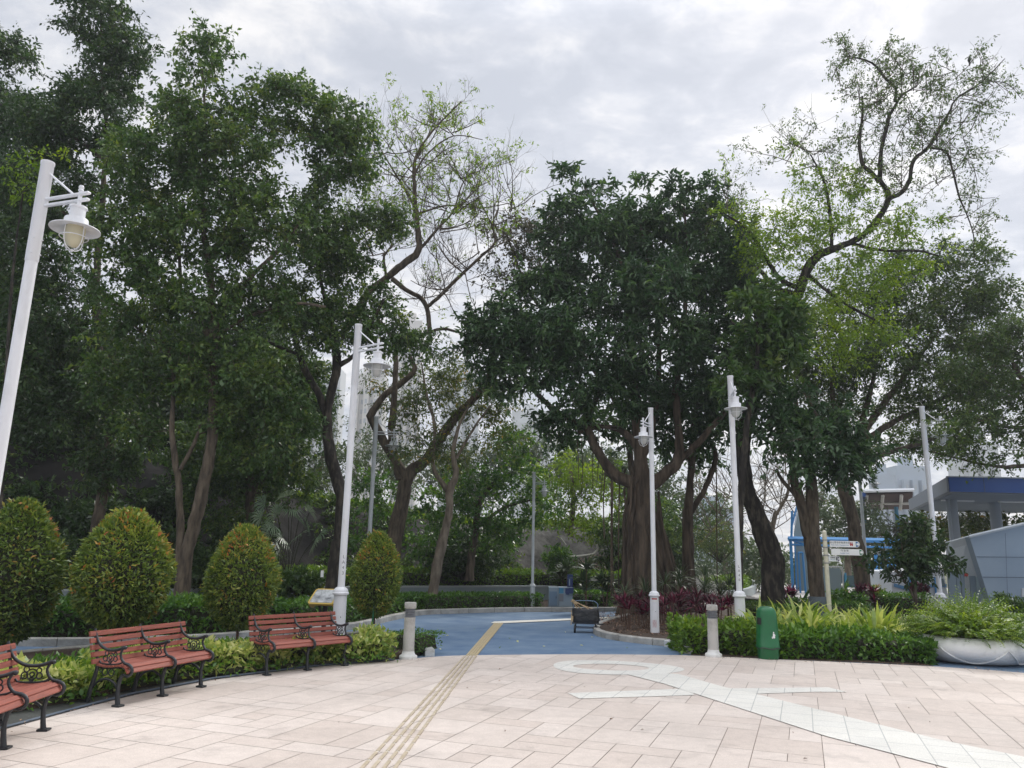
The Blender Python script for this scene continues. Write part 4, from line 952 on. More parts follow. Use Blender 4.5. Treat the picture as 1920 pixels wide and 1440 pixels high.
m = MB(); poly(m, [(1670, 1118, 29.6), (1671, 1146, 29.6), (1680, 1146, 29.6), (1679, 1118, 29.6)], .5); poly(m, [(1660, 1124, 29.5), (1661, 1150, 29.5), (1678, 1150, 29.5), (1677, 1124, 29.5)], .5); m.build('plinth', 'pale_wall', wv, world=True)

# bright blue steel gateway
Yg = 33
gw = thing('blue_gateway', 'bright blue steel gateway with long crossbeam and pointed glass fin', 'gateway', tuple(X_(1500, 1110, Yg)[:2])+(0,))
def bar(m, a, b, w_, Y=Yg, d=.2):
    A_ = X_(a[0], a[1], Y); B_ = X_(b[0], b[1], Y); m.tube([A_, B_], w_, 4)
m = MB()
for a, b, r in (((1482, 1007), (1487, 1108), .065), ((1490, 1009), (1494, 1110), .035), ((1497, 1036), (1501, 1112), .04), ((1505, 1036), (1511, 1112), .05), ((1485, 958), (1484, 1008), .05), ((1495, 946), (1485, 985), .04), ((1497, 1036), (1505, 1036), .04)): bar(m, a, b, r)
m.build('left_pylon', 'bright_blue', gw, world=True)
m = MB()
for a, b, r in (((1478, 1010), (1690, 1014), .10), ((1480, 1021), (1690, 1027), .045), ((1482, 1012), (1512, 1022), .035)): bar(m, a, b, r)
m.build('crossbeam', 'bright_blue', gw, world=True)
m = MB()
for a, b, r in (((1642, 1040), (1648, 1130), .08), ((1652, 1040), (1658, 1132), .06), ((1665, 1032), (1668, 1134), .06), ((1677, 1036), (1680, 1118), .04), ((1640, 1050), (1680, 1058), .07)): bar(m, a, b, r)
m.build('right_pylon', 'bright_blue', gw, world=True)
m = MB(); poly(m, [(1497, 948, Yg+.3), (1489, 1000, Yg+.3), (1494, 1108, Yg+.3), (1535, 1108, Yg+.3), (1512, 990, Yg+.3)], .05); m.build('glass_fin', 'glass_pale', gw, world=True)
m = MB(); bar(m, (1498, 946), (1490, 985), .035, Yg+.2); m.build('fin_edge', 'wave_white', gw, world=True)
# glazed railing
fr = thing('glass_railing', 'green glazed railing with slim posts beyond the tree trunks', 'railing', tuple(X_(1600, 1100, 38)[:2])+(0,))
m = MB(); poly(m, [(1510, 1078, 38), (1510, 1100, 38), (1660, 1103, 38), (1660, 1080, 38)], .03); m.build('glass', 'glass_dark', fr, world=True)
for x in (1515, 1540, 1565, 1585, 1607, 1630, 1652): m = MB(); m.tube([X_(x, 1074, 37.9), X_(x+1, 1104, 37.9)], .05, 6); m.build('post', 'teal_blue', fr, world=True)
# hazard cone
cq = g(1583, 1110, .02); t = thing('traffic_cone', 'orange hazard cone on the pale path behind the fingerpost', 'cone', (cq[0], cq[1], .02)); m = MB(); m.lathe([(.17, .03), (.10, .25), (.05, .62), (.03, .66)], n=14); m.build('cone', 'cone_orange', t); m = MB(); m.box((0, 0, .015), (.42, .42, .03)); m.build('base', 'cone_orange', t)
# glass kiosk
kq = X_(1567, 1100, 31); t = thing('glass_booth', 'clear sided white framed booth behind the fingerpost', 'booth', (kq[0], kq[1], 0)); hz = X_(1567, 1063, 31)[2]
m = MB(); 
for x in (-.28, .28):
    for y in (0, .7): m.tube([(x, y, 0), (x+.03, y, hz)], .03, 6)
for z_ in (.05, hz): m.tube([(-.28, 0, z_), (.28, 0, z_), (.28, .7, z_), (-.28, .7, z_), (-.28, 0, z_)], .03, 6)
m.build('frame', 'tarp_white', t); m = MB(); m.box((0, .35, hz/2), (.50, .62, hz-.1)); m.build('panes', 'glass_pale', t)
# far shed roof
rf = thing('open_shed', 'open sided far shed with white roof edge, blue end and brown rafters', 'shed', tuple(X_(1660, 980, 52)[:2])+(0,))
a = X_(1619, 927, 47); b = X_(1712, 925, 47); c = X_(1612, 958, 53)
m = MB(); m.add([a, b, X_(1708, 955, 53), X_(1618, 956, 53)], [(0, 1, 2, 3)]); m.add([p+np.array([0, 0, .12]) for p in (a, b, X_(1708, 955, 53), X_(1618, 956, 53))], [(3, 2, 1, 0)]); m.build('roof', 'roof_brown', rf, world=True)
m = MB(); m.tube([a+np.array([0, -.1, .2]), b+np.array([0, -.1, .2])], .11, 5); m.build('roof_edge', 'wave_white', rf, world=True)
m = MB(); m.tube([a, X_(1617, 957, 53)], .16, 5); m.build('blue_end', 'fascia_blue', rf, world=True)
m = MB()
for x in (1625, 1655, 1690): m.tube([X_(x, 929, 47.3), X_(x-2, 955, 52)], .11, 5)
m.tube([X_(1621, 944, 50), X_(1708, 944, 50)], .1, 5); m.build('rafter', 'tower_beige', rf, world=True)
m = MB()
for x in (1620, 1680): q = X_(x, 950, 50.5); m.tube([(q[0], q[1], 0), q], .13, 8)
m.build('post', 'teal_blue', rf, world=True)
# round walled flower bed
pc = np.array([9.2, 33.5]); rb = thing('round_bed_wall', 'pale blue curved low wall round a flower bed left of the dark leaning trunk', 'wall', (pc[0], pc[1], 0))
zt = .42; cpts = [g(x, y, zt)[:2] for x, y in ((1305, 1103), (1340, 1106), (1375, 1107), (1405, 1103), (1418, 1095), (1412, 1086))]
m = MB(); wpp = np.array(smooth2(cpts, .4)); TT = np.gradient(wpp, axis=0); TT /= np.linalg.norm(TT, axis=1)[:, None]; ribbon_wall(m, wpp, np.stack([-TT[:, 1], TT[:, 0]], 1), 0, zt, .2); m.build('wall', 'wall_cap', rb, world=True)

# ---------------------------------------------------------------- far apartment blocks
def tower(px0, px1, pyt, Y, mat, label, fl=3.0, wc=7, wt='apartment_block'):
    a = P(px0, pyt, Y); b = P(px1, pyt, Y); wd = b[0]-a[0]; h = a[2]; t = thing(wt, label, 'apartment block', ((a[0]+b[0])/2, Y, 0), group='hazy far apartment blocks')
    m = MB(); dp = wd*.7
    m.box((0, dp/2, h/2), (wd, dp, h))
    for k in range(3): m.box((-wd*.3+k*wd*.3, -.8, h/2-2), (wd*.16, 1.6, h-4))
    m.box((0, dp/2, h+1.5), (wd*.4, dp*.4, 3)); m.build('wall', mat, t)
    nf = int(h/fl)
    for c in range(wc):
        m = MB(); x = -wd/2+wd*(c+.5)/wc; fr_ = -1.63 if any(abs(x-(-wd*.3+k*wd*.3)) < wd*.085 for k in range(3)) else -.03
        for f in range(2, nf-1): m.box((x, fr_, f*fl+1.5), (wd/wc*.45, .08, 1.4))
        m.build('window_column', 'tower_win', t)['kind'] = 'stuff'
    return t
tower(575, 640, 690, 240, 'tower', 'far grey apartment block seen left of the second lamp head')
tower(748, 792, 600, 250, 'tower_beige', 'far pale apartment block with stepped top rising above the second lamp head')
tower(830, 900, 690, 250, 'tower', 'far pale apartment block between the forked trunk and the banyan crown')
tower(660, 722, 700, 230, 'tower_beige', 'far beige apartment block low behind the second lamp arm')
tower(960, 1030, 770, 260, 'tower', 'far apartment block low in the gap left of the banyan')
tower(1300, 1390, 950, 200, 'tower_blue', 'far low blue-grey block behind the banyan stems')
tower(1640, 1678, 889, 210, 'tower_blue', 'far blue-grey block low over the open shed, the left one')
tower(1680, 1735, 873, 215, 'tower_blue', 'far blue-grey tower above the open shed')
tower(1800, 1870, 830, 190, 'tower', 'far pale tower seen through the leaves above the blue canopy')
tower(20, 150, 800, 230, 'tower_beige', 'far apartment block glimpsed low behind the leftmost trees')
tower(-140, -20, 700, 260, 'tower', 'far apartment block beyond the left picture edge')
tower(300, 420, 760, 260, 'tower', 'far apartment block glimpsed through the trees above the second bench')

# ---------------------------------------------------------------- clipped topiaries
def topiary(px, ytop, ybot, halfw, base, label, mat, n, L, dark=False):
    Y = base[1]; c = P(px, (ytop+ybot)/2, Y); h = (ybot-ytop)*Y/FPX*.5*1.0; r = halfw*.87*Y/FPX
    t = thing('egg_shaped_shrub', label, 'topiary', (c[0], base[1], base[2]), group='egg-shaped clipped shrubs in a row'); cz = c[2]
    def prof(u):   # u -1..1 bottom..top -> radius factor; egg, widest a little below the middle
        return np.sqrt(np.clip(1-np.abs(u)**2.2, 0, 1))*np.where(u > 0, 1-.36*u**1.1, 1.0+.02*u)
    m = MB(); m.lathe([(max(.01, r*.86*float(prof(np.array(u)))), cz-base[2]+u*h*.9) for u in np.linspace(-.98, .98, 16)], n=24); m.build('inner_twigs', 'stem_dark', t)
    m = MB(); p, rr = resample([(0, 0, -.05), (.01, .01, (cz-h-base[2])*.5), (0, 0, cz-h-base[2]+.25)], [.032, .026, .024], .1); m.tube(p, rr, 8); m.build('stem', 'stem_brown', t)
    u = 1-2*rng.uniform(0, 1, n)**.92; u = rng.uniform(-1, 1, n); a = rng.uniform(0, 2*PI, n)
    lump = 1+.035*np.sin(3*a+2*u)+.03*np.sin(7*a-5*u)+.02*np.sin(11*a+9*u)
    R = prof(u)*r*lump*rng.uniform(.84, 1.045, n)
    pos = np.stack([R*np.cos(a), R*np.sin(a), cz-base[2]+u*h], 1)
    nrm = norm(np.stack([np.cos(a), np.sin(a), u*1.1], 1)); d = nrm*.75+rng.normal(size=(n, 3))*.6+np.array([0, 0, .25])
    # young coloured tips gather in patches on the outside
    pt = .5+.5*np.sin(2.3*a+3*u+c[0])*np.sin(3.1*u-1.7*a+1); tint = .66*rng.uniform(0, 1, n)**.9+.30*pt*(R/r/np.maximum(prof(u), .1) > .93)+.10*(u > .3)
    ns = 70; us = rng.uniform(-.6, .95, ns); as_ = rng.uniform(0, 2*PI, ns); Rs = prof(us)*r*1.03; b0s = np.stack([Rs*np.cos(as_), Rs*np.sin(as_), cz-base[2]+us*h], 1); ds = norm(np.stack([np.cos(as_)*.7, np.sin(as_)*.7, np.abs(us)+.5], 1)+rng.normal(size=(ns, 3))*.3)
    for q_ in (.01, .035, .06, .08): pos = np.concatenate([pos, b0s+ds*q_]); d = np.concatenate([d, ds+rng.normal(size=(ns, 3))*.5]); tint = np.concatenate([tint, rng.uniform(.5, 1, ns)])
    n = len(pos); V, k = leaf_arrays(pos, d, L*rng.uniform(.6, 1.3, n), L*.42*rng.uniform(.7, 1.2, n), .2, 'kite', .2)
    leaf_mesh('crown', V, k, tint, mat, t); return t
def gb(x, y, z=.09): q = g(x, y, z); return (q[0], q[1], z)
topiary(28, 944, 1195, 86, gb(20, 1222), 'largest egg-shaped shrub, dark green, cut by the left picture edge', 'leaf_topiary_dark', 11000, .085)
topiary(231, 962, 1170, 92, gb(213, 1222), 'egg-shaped shrub with orange young leaves right behind the middle red bench', 'leaf_topiary', 11500, .085)
topiary(454, 992, 1170, 70, gb(443, 1212), 'egg-shaped brownish-green shrub left of the far bench', 'leaf_topiary', 10500, .075)
topiary(705, 1003, 1150, 50, gb(689, 1193), 'smallest egg-shaped shrub, yellow-green, right of the tall lamp post', 'leaf_topiary', 9500, .07)
t = thing('green_pipe', 'thin dark green post beside the stem of the smallest egg-shaped shrub', 'post', gb(697, 1196)); m = MB(); m.tube([(0, 0, 0), (0, 0, .75)], .018, 8); m.build('post', 'bin_green', t)

# ---------------------------------------------------------------- hedges
def hedge(name, label, cat, front, depth, z0, z1, mat, dens, L, W, shape='kite', kind=None, up=.55, lump=.07, core='stem_dark', hv=.06):
    """front: list of (x,y) world points of the foot line; the hedge stands behind it"""
    p = np.array(smooth2(front, .25)); T = np.gradient(p, axis=0); ln = np.linalg.norm(T, axis=1); T /= ln[:, None]; Nn = np.stack([-T[:, 1], T[:, 0]], 1)
    if Nn[:, 1].mean() < 0: Nn = -Nn
    loc = np.array([p[:, 0].mean(), p[:, 1].mean(), z0]); t = thing(name, label, cat, tuple(loc))
    if kind: t['kind'] = kind; 
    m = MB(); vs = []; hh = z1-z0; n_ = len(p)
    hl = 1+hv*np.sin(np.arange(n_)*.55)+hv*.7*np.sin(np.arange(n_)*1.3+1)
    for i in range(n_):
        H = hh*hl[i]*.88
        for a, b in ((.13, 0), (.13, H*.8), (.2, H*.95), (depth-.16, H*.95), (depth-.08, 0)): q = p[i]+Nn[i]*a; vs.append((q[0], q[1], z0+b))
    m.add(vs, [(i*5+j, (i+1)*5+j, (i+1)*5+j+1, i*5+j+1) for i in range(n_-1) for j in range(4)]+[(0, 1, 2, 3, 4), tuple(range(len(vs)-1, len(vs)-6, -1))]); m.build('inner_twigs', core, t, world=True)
    tot = ln.sum(); per = hh*1.0+depth; N_ = int(tot*per*dens)
    cum = np.cumsum(ln); idx = np.searchsorted(cum, rng.uniform(0, cum[-1], N_)); idx = np.clip(idx, 0, n_-1)
    s = rng.uniform(0, per, N_); fr = s < hh*1.0
    a = np.where(fr, rng.uniform(-.04, .15, N_), s-hh); b = np.where(fr, s/hh, 1.0)
    # lumps that belong to single shoots
    along = cum[idx]; lf = np.sin(along*3.1+s*5)+np.sin(along*7.3-s*9)+.6*np.sin(along*13+a*20)
    H = hh*hl[idx]*(1+lump*lf*.4)
    z = z0+H*np.where(fr, b, rng.uniform(.86, 1.04, N_)); rnd = fr & (b > .75); a = np.where(rnd, a+(b-.75)*.35*depth*.3, a)
    off = a-np.where(fr, lump*.35*lf*.3, 0)
    q = p[idx]+Nn[idx]*off[:, None]+T[idx]*rng.uniform(-.15, .15, N_)[:, None]
    # end caps
    pos = np.stack([q[:, 0], q[:, 1], z], 1)
    out_ = np.where(fr[:, None], np.stack([-Nn[idx][:, 0], -Nn[idx][:, 1], np.full(N_, .35)], 1), np.stack([-.25*Nn[idx][:, 0], -.25*Nn[idx][:, 1], np.ones(N_)], 1))
    d = out_*.7+rng.normal(size=(N_, 3))*.65
    ne = int(depth*hh*dens*1.2)
    for e_, sg in ((0, -1), (n_-1, 1)):
        aa = rng.uniform(0, depth, ne); bb = rng.uniform(0, 1, ne); qq = p[e_]+Nn[e_]*aa[:, None]+T[e_]*(sg*rng.uniform(-.04, .08, ne))[:, None]
        pos = np.concatenate([pos, np.stack([qq[:, 0], qq[:, 1], z0+hh*bb*hl[e_]], 1)]); d = np.concatenate([d, np.concatenate([T[e_]*sg, [.3]])*.7+rng.normal(size=(ne, 3))*.65]); s = np.concatenate([s, bb]); along = np.concatenate([along, aa])
    n = len(pos); tint = .55*rng.uniform(0, 1, n)+.30*(.5+.5*np.sin(along*2.7)*np.sin(along*1.1+2)) + .15*rng.uniform(0, 1, n)
    hgt_ = (pos[:, 2]-z0)/hh; tint = tint*.85+.22*np.clip(hgt_-.75, 0, .4)
    V, k = leaf_arrays(pos, d, L*rng.uniform(.6, 1.3, n), W*rng.uniform(.7, 1.3, n), up, shape, .2)
    leaf_mesh('foliage', V, k, tint, mat, t, tuple(loc)); return t
def offl(pts, d):
    p = np.array(pts); T = np.gradient(p, axis=0); T /= np.linalg.norm(T, axis=1)[:, None]; Nn = np.stack([-T[:, 1], T[:, 0]], 1)
    if Nn[:, 1].mean() < 0: Nn = -Nn
    return [tuple(a) for a in p+Nn*d]
fk = [tuple(a) for a in FARK]
def part_of(x0, x1): return [a for a in fk if x0 <= a[0] <= x1][::2]
hedge('hedge', 'dark broad-leaved hedge behind the egg-shaped shrubs, left of the tall lamp post', 'hedge', offl(part_of(-16, -4.4), .2), 1.5, .08, .66, 'leaf_hedge', 420, .13, .055, hv=.05, lump=.12)
hedge('hedge', 'dark clipped hedge between the lamp post and the yellow-green smallest shrub', 'hedge', offl(part_of(-4.2, -2.4), .25), 1.2, .08, .56, 'leaf_hedge', 420, .11, .05, lump=.1)
x_end = g(1029, 1146)[0]
hedge('hedge', 'long neatly clipped hedge along the blue path ending at the service cabinet', 'hedge', offl(part_of(-2.3, x_end-.05), .22), 1.3, .08, .50, 'leaf_hedge', 520, .09, .045, hv=.01, lump=.05)
hedge('hedge', 'short clipped hedge between the service cabinet and the banyan bed', 'hedge', offl([g(x, 1146)[:2] for x in (1074, 1100, 1125, 1150)], .25), 1.2, .08, .56, 'leaf_hedge', 520, .09, .045, hv=.02, lump=.06)
hedge('hedge', 'bright green hedge raised on top of the long blue-grey wall', 'hedge', offl([tuple(a) for a in wp[wp[:, 0] > -6.5]], .55)+[(3.6, 28.6), (5.2, 28.5)], 1.5, .45, 1.12, 'leaf_hedge_bright', 330, .13, .055, hv=.05, lump=.12)
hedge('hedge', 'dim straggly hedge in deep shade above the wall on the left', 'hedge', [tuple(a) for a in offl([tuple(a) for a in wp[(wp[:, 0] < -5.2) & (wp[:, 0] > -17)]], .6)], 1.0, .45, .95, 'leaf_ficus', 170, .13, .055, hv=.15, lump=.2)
# leafy bank between wall and banyan
hedge('shrub_bank', 'mixed bright shrubs spilling over the wall behind the push cart', 'shrubs', [g(x, 1130)[:2] for x in (1078, 1110, 1140, 1172)], 1.0, .1, .95, 'leaf_yellowgreen', 240, .15, .06, hv=.2, lump=.3)
# variegated ground cover in front of the topiaries
sf = [g(x, y, .09)[:2] for x, y in ((-200, 1385), (0, 1334), (150, 1309), (250, 1288), (400, 1264), (600, 1243), (735, 1234))]
sf = offl(sf, .17)
hedge('variegated_groundcover', 'cream and yellow variegated low shrubs filling the strip behind the red benches', 'ground cover', sf, .60, .07, .35, 'leaf_variegated', 1000, .105, .052, kind='stuff', hv=.16, lump=.3, up=.4)
hedge('green_groundcover', 'sprawling low green leaves creeping over the channel edge behind the benches', 'ground cover', offl(sf, -.14), .30, .05, .13, 'leaf_hedge_mid', 260, .08, .04, kind='stuff', hv=.3, lump=.5)
sf2 = [(a[0], a[1]) for a in offl(sf[:-1], .52)]
hedge('green_groundcover', 'plain green low shrubs behind the variegated strip, under the egg-shaped shrubs', 'ground cover', sf2, .55, .08, .33, 'leaf_hedge_mid', 520, .10, .045, kind='stuff', hv=.2, lump=.3)
hedge('hedge', 'small dark rounded shrub just behind the left bollard', 'shrub', [g(x, y, .09)[:2] for x, y in ((735, 1218), (776, 1222))], .75, .08, .36, 'leaf_hedge', 700, .05, .022, hv=.02)
# right hand hedge and neighbours
hedge('hedge', 'light green low hedge round the right-hand bollard with yellow tips', 'hedge', [g(x, y)[:2] for x, y in ((1290, 1227), (1345, 1228), (1405, 1231))], 1.0, .0, .46, 'leaf_hedge_bright', 760, .12, .055, hv=.10, lump=.26)
hedge('hedge', 'low green hedge from the bin to the white bowl planter', 'hedge', [g(x, y)[:2] for x, y in ((1472, 1236), (1560, 1238), (1660, 1241), (1738, 1246))], .85, .0, .40, 'leaf_hedge_mid', 900, .12, .052, hv=.09, lump=.24)
hedge('hedge', 'dark low hedge between the dark leaning trunk and the red plants', 'hedge', [g(x, y, .09)[:2] for x, y in ((1452, 1176), (1530, 1178))], 1.1, .08, .55, 'leaf_hedge', 420, .09, .04, hv=.03)
hedge('hedge', 'dark hedge to the right of the wrapped trunk', 'hedge', [g(x, y, .09)[:2] for x, y in ((1560, 1172), (1610, 1170))], 1.6, .08, .62, 'leaf_hedge', 380, .09, .04, hv=.08)
hedge('hedge', 'dark square hedge at the foot of the white hut', 'hedge', [g(x, y, .09)[:2] for x, y in ((1682, 1157), (1745, 1158))], 1.0, .05, .75, 'leaf_hedge', 420, .09, .04, hv=.02)
hedge('hedge', 'dark rounded shrub left of the dark leaning trunk', 'shrub', [g(x, y, .09)[:2] for x, y in ((1398, 1172), (1442, 1174))], 1.1, .08, .58, 'leaf_ficus', 420, .09, .04, hv=.06)
hedge('flower_bed', 'yellow-green planting inside the round pale blue wall', 'flower bed', [tuple(a) for a in offl(cpts[:5], .3)], 1.4, .25, .78, 'leaf_hedge_bright', 170, .14, .06, hv=.1, lump=.2)
hedge('ground_cover', 'olive ground cover between the finger post and the fern bowl', 'ground cover', [g(x, y, .09)[:2] for x, y in ((1640, 1190), (1700, 1200), (1760, 1205))], 2.4, .08, .30, 'leaf_olive', 320, .09, .04, kind='stuff', hv=.15, lump=.3)
hedge('hedge', 'dark shrubs at the foot of the slate-blue wall by the bowl planter', 'shrub', [g(x, y, .0)[:2] for x, y in ((1880, 1165), (1960, 1170))], 1.0, .0, .6, 'leaf_ficus', 250, .12, .05, hv=.2, lump=.3)
# leaf litter on the slope and in the beds
def litter(n, fx, mat, L, name, label):
    pos = fx(n); d = rng.normal(size=(n, 3))*np.array([1, 1, .25]); V, k = leaf_arrays(pos, d, L*rng.uniform(.5, 1.2, n), L*.5*rng.uniform(.6, 1.2, n), .85, 'kite', .25)
    o = leaf_mesh(name, V, k, rng.uniform(0, 1, n), mat); stuff(o, label, 'leaves'); return o
def fslope(n):
    x = rng.uniform(2.0, 5.6, n); y = np.array([wally(2)]*n)+rng.uniform(2.3, 3.6, n)+.2*np.sin(x*2); return np.stack([x, y, .98+(y-wally(2)-2.3)*.55+rng.uniform(0, .06, n)], 1)
def fbed(n):
    x = rng.uniform(2.4, 7.5, n); y = rng.uniform(16.5, 24, n); k = y > 17.2+abs(x-5)*.1; return np.stack([x, np.where(k, y, 20), np.full(n, .1)+rng.uniform(0, .02, n)], 1)
litter(1400, fslope, 'leaf_dry', .12, 'fallen_leaves', 'drift of pale fallen leaves lying at the foot of the rocky slope')
litter(3500, fbed, 'leaf_dry', .07, 'bark_mulch', 'brown mulch and dead leaves scattered over the red plant bed')
def fplz(n):
    x = rng.uniform(-3, 8, n); y = rng.uniform(6, 13.5, n); return np.stack([x, y, np.full(n, .024)], 1)
litter(26, fplz, 'leaf_dry', .045, 'stray_leaves', 'few tiny dead leaves scattered on the pink paving')
def froad(n):
    x = rng.uniform(-1.5, 4, n); y = rng.uniform(14.6, 19, n); return np.stack([x, y, np.full(n, .012)], 1)
litter(16, froad, 'leaf_variegated', .09, 'stray_leaves', 'few pale leaves lying on the blue path')

# ---------------------------------------------------------------- strap-leaved plants
def straps(n, L, W, arch, tilt0=(.15, 1.1), seg=5, base_r=.06, hts=0.0, fold=0):
    """rosette of arching straps as quads; returns V (n*seg quads), tint"""
    Q = []; tn = []
    for i in range(n):
        a = rng.uniform(0, 2*PI); ti = rng.uniform(*tilt0); l = L*rng.uniform(.6, 1.15); p = np.array([math.cos(a)*base_r*rng.uniform(0, 1), math.sin(a)*base_r*rng.uniform(0, 1), hts*rng.uniform(.3, 1)])
        d = np.array([math.cos(a)*math.sin(ti), math.sin(a)*math.sin(ti), math.cos(ti)]); sd = np.array([-math.sin(a), math.cos(a), 0]); sd = norm(sd+rng.normal(size=3)*.25)
        ws = [W*q for q in np.interp(np.linspace(0, 1, seg+1), [0, .25, .6, 1], [.45, 1, .85, .05])]; pl = None; tt = rng.uniform(0, 1)
        for s in range(seg+1):
            l0 = p-sd*ws[s]/2; r0 = p+sd*ws[s]/2
            if pl is not None: Q += [pl[0], pl[1], r0, l0]; tn.append(tt)
            pl = (l0, r0); d = norm(d+np.array([0, 0, -arch/seg*(.4+s/seg)])); p = p+d*l/seg
    return np.array(Q), np.array(tn)
def strap_plant(name, label, cat, loc, mat, n, L, W, arch, group, tilt0=(.15, 1.1), stems=0, sc=1, hts=0.0, base_r=.06):
    t = thing(name, label, cat, tuple(loc), group=group)
    if stems:
        Vs = []; ts = []; m = MB()
        for i in range(stems):
            a = rng.uniform(0, 2*PI); h = L*rng.uniform(.5, 1.9)+.12; o = np.array([math.cos(a)*.12, math.sin(a)*.12, h]); m.tube([(o[0]*.3, o[1]*.3, -.05), (o[0], o[1], h)], .012, 5)
            V, tn = straps(n, L, W, arch, tilt0); Vs.append(V+o); ts.append(tn)
        m.build('stem', 'stem_brown', t); V = np.concatenate(Vs); tn = np.concatenate(ts)
    else: V, tn = straps(n, L, W, arch, tilt0, hts=hts, base_r=base_r)
    leaf_mesh('leaves', V, 4, tn, mat, t); return t
gy = [(1425, 1204), (1468, 1204), (1500, 1198), (1535, 1204), (1572, 1198), (1610, 1206), (1640, 1200), (1668, 1208), (1520, 1214), (1590, 1214), (1645, 1216)]
gt_ = ['beside the green bin', 'just right of the green bin', 'in front of the dark leaning trunk', 'before the wrapped trunk', 'at the foot of the fingerpost', 'right of the fingerpost', 'below the slim grey lamp post', 'nearest to the fern bowl', 'low in front, between bin and fingerpost', 'low in front, under the fingerpost blades', 'low in front, towards the bowl']
for (x, y), s in zip(gy, gt_):
    strap_plant('shell_ginger', 'yellow-green strap-leaved clump '+s, 'plant', gb(x, y), 'leaf_strap', int(rng.integers(80, 100)), .80*rng.uniform(.85, 1.1), .10, 1.75, 'yellow-green strap-leaved clumps', (.1, .95), hts=.12, base_r=.22)
rd = [(1180, 1180), (1196, 1172), (1212, 1178), (1243, 1172), (1255, 1182), (1268, 1170), (1284, 1180), (1300, 1170), (1312, 1178), (1330, 1172), (1350, 1180), (1168, 1166), (1230, 1164), (1365, 1170), (1290, 1163), (1205, 1162)]
for i, (x, y) in enumerate(rd):
    strap_plant('red_cordyline', 'dark red bushy plant in the mulch bed around the banded lamp post', 'plant', gb(x, y), 'leaf_red', 22, .30, .045, 1.0, 'dark red plants in the mulch bed', (.2, 1.2), stems=3)
for i, (x, y) in enumerate([(1175, 1162), (1208, 1160), (1246, 1160), (1282, 1158), (1315, 1160), (1345, 1160), (1372, 1160), (1192, 1150), (1262, 1150), (1330, 1150)]):
    strap_plant('dragon_plant', 'spiky dull green plant at the foot of the banyan roots', 'plant', gb(x, y), 'leaf_dracaena', 46, .55, .03, 1.5, 'spiky dull green plants below the banyan', (.15, 1.5), stems=2)
for i, (x, y, s) in enumerate([(1472, 1150, 'right of the dark leaning trunk'), (1492, 1148, 'just left of the wrapped trunk'), (1618, 1150, 'left of the slim grey lamp post foot'), (1648, 1152, 'right of the slim grey lamp post foot')]):
    strap_plant('red_cordyline', 'magenta-red leafy plant '+s, 'plant', gb(x, y), 'leaf_red', 30, .34, .06, 1.0, None, (.2, 1.2), stems=4)
strap_plant('cycad', 'dark spiky cycad by the orange cone', 'plant', gb(1575, 1130), 'leaf_ficus_dark', 26, 1.2, .12, .8, None, (.3, 1.3))
strap_plant('cycad', 'arching dark fronds left of the wrapped trunk', 'plant', gb(1500, 1135), 'leaf_ficus_dark', 22, 1.3, .10, 1.3, None, (.3, 1.3))
for i, (x, y, s) in enumerate([(1100, 1132, 'behind the push cart'), (1135, 1134, 'left of the banyan bed'), (1060, 1120, 'above the service cabinet')]):
    strap_plant('leafy_plant', 'grey-green broad leaved plant '+s, 'plant', gb(x, y, .3), 'leaf_dracaena', 40, .5, .09, 1.2, None, (.2, 1.3), stems=3)
# fern in the bowl: fronds with many leaflets
fern = thing('sword_fern', 'lush bright green sword fern overflowing the white bowl planter', 'fern', (bcx, bcy, .40))
pos = []; dr_ = []; ln_ = []; tn = []
for i in range(900):
    a = rng.uniform(0, 2*PI); r0 = rng.uniform(0, .70)**.8; b = np.array([math.cos(a)*r0*.95, math.sin(a)*r0*.95, 0]); out_ = np.array([math.cos(a), math.sin(a), 0])
    ti = rng.uniform(.0, .5)+r0*.75; l = rng.uniform(.56, .98)*(1.0-.36*r0); d = out_*math.sin(ti)+np.array([0, 0, math.cos(ti)])+rng.normal(size=3)*.12; p = b; sd = norm(np.cross(d, np.array([0, 0, 1.]))+rng.normal(size=3)*.3)
    tt = rng.uniform(0, 1); ns = 15
    for s in range(ns):
        d = norm(d+np.array([0, 0, -.030-.008*s])); p = p+d*l/ns; w_ = .055*math.sin(PI*min(1, .12+.88*(1-s/ns)))+.012
        for sg in (-1, 1): pos.append(p); dr_.append(sd*sg+d*.35); ln_.append(w_); tn.append(tt*.8+.2*rng.uniform())
pos = np.array(pos); V, k = leaf_arrays(pos, np.array(dr_), np.array(ln_)*1.2, np.full(len(pos), .024), .8, 'kite', .1); leaf_mesh('fronds', V, k, np.array(tn), 'leaf_fern', fern)
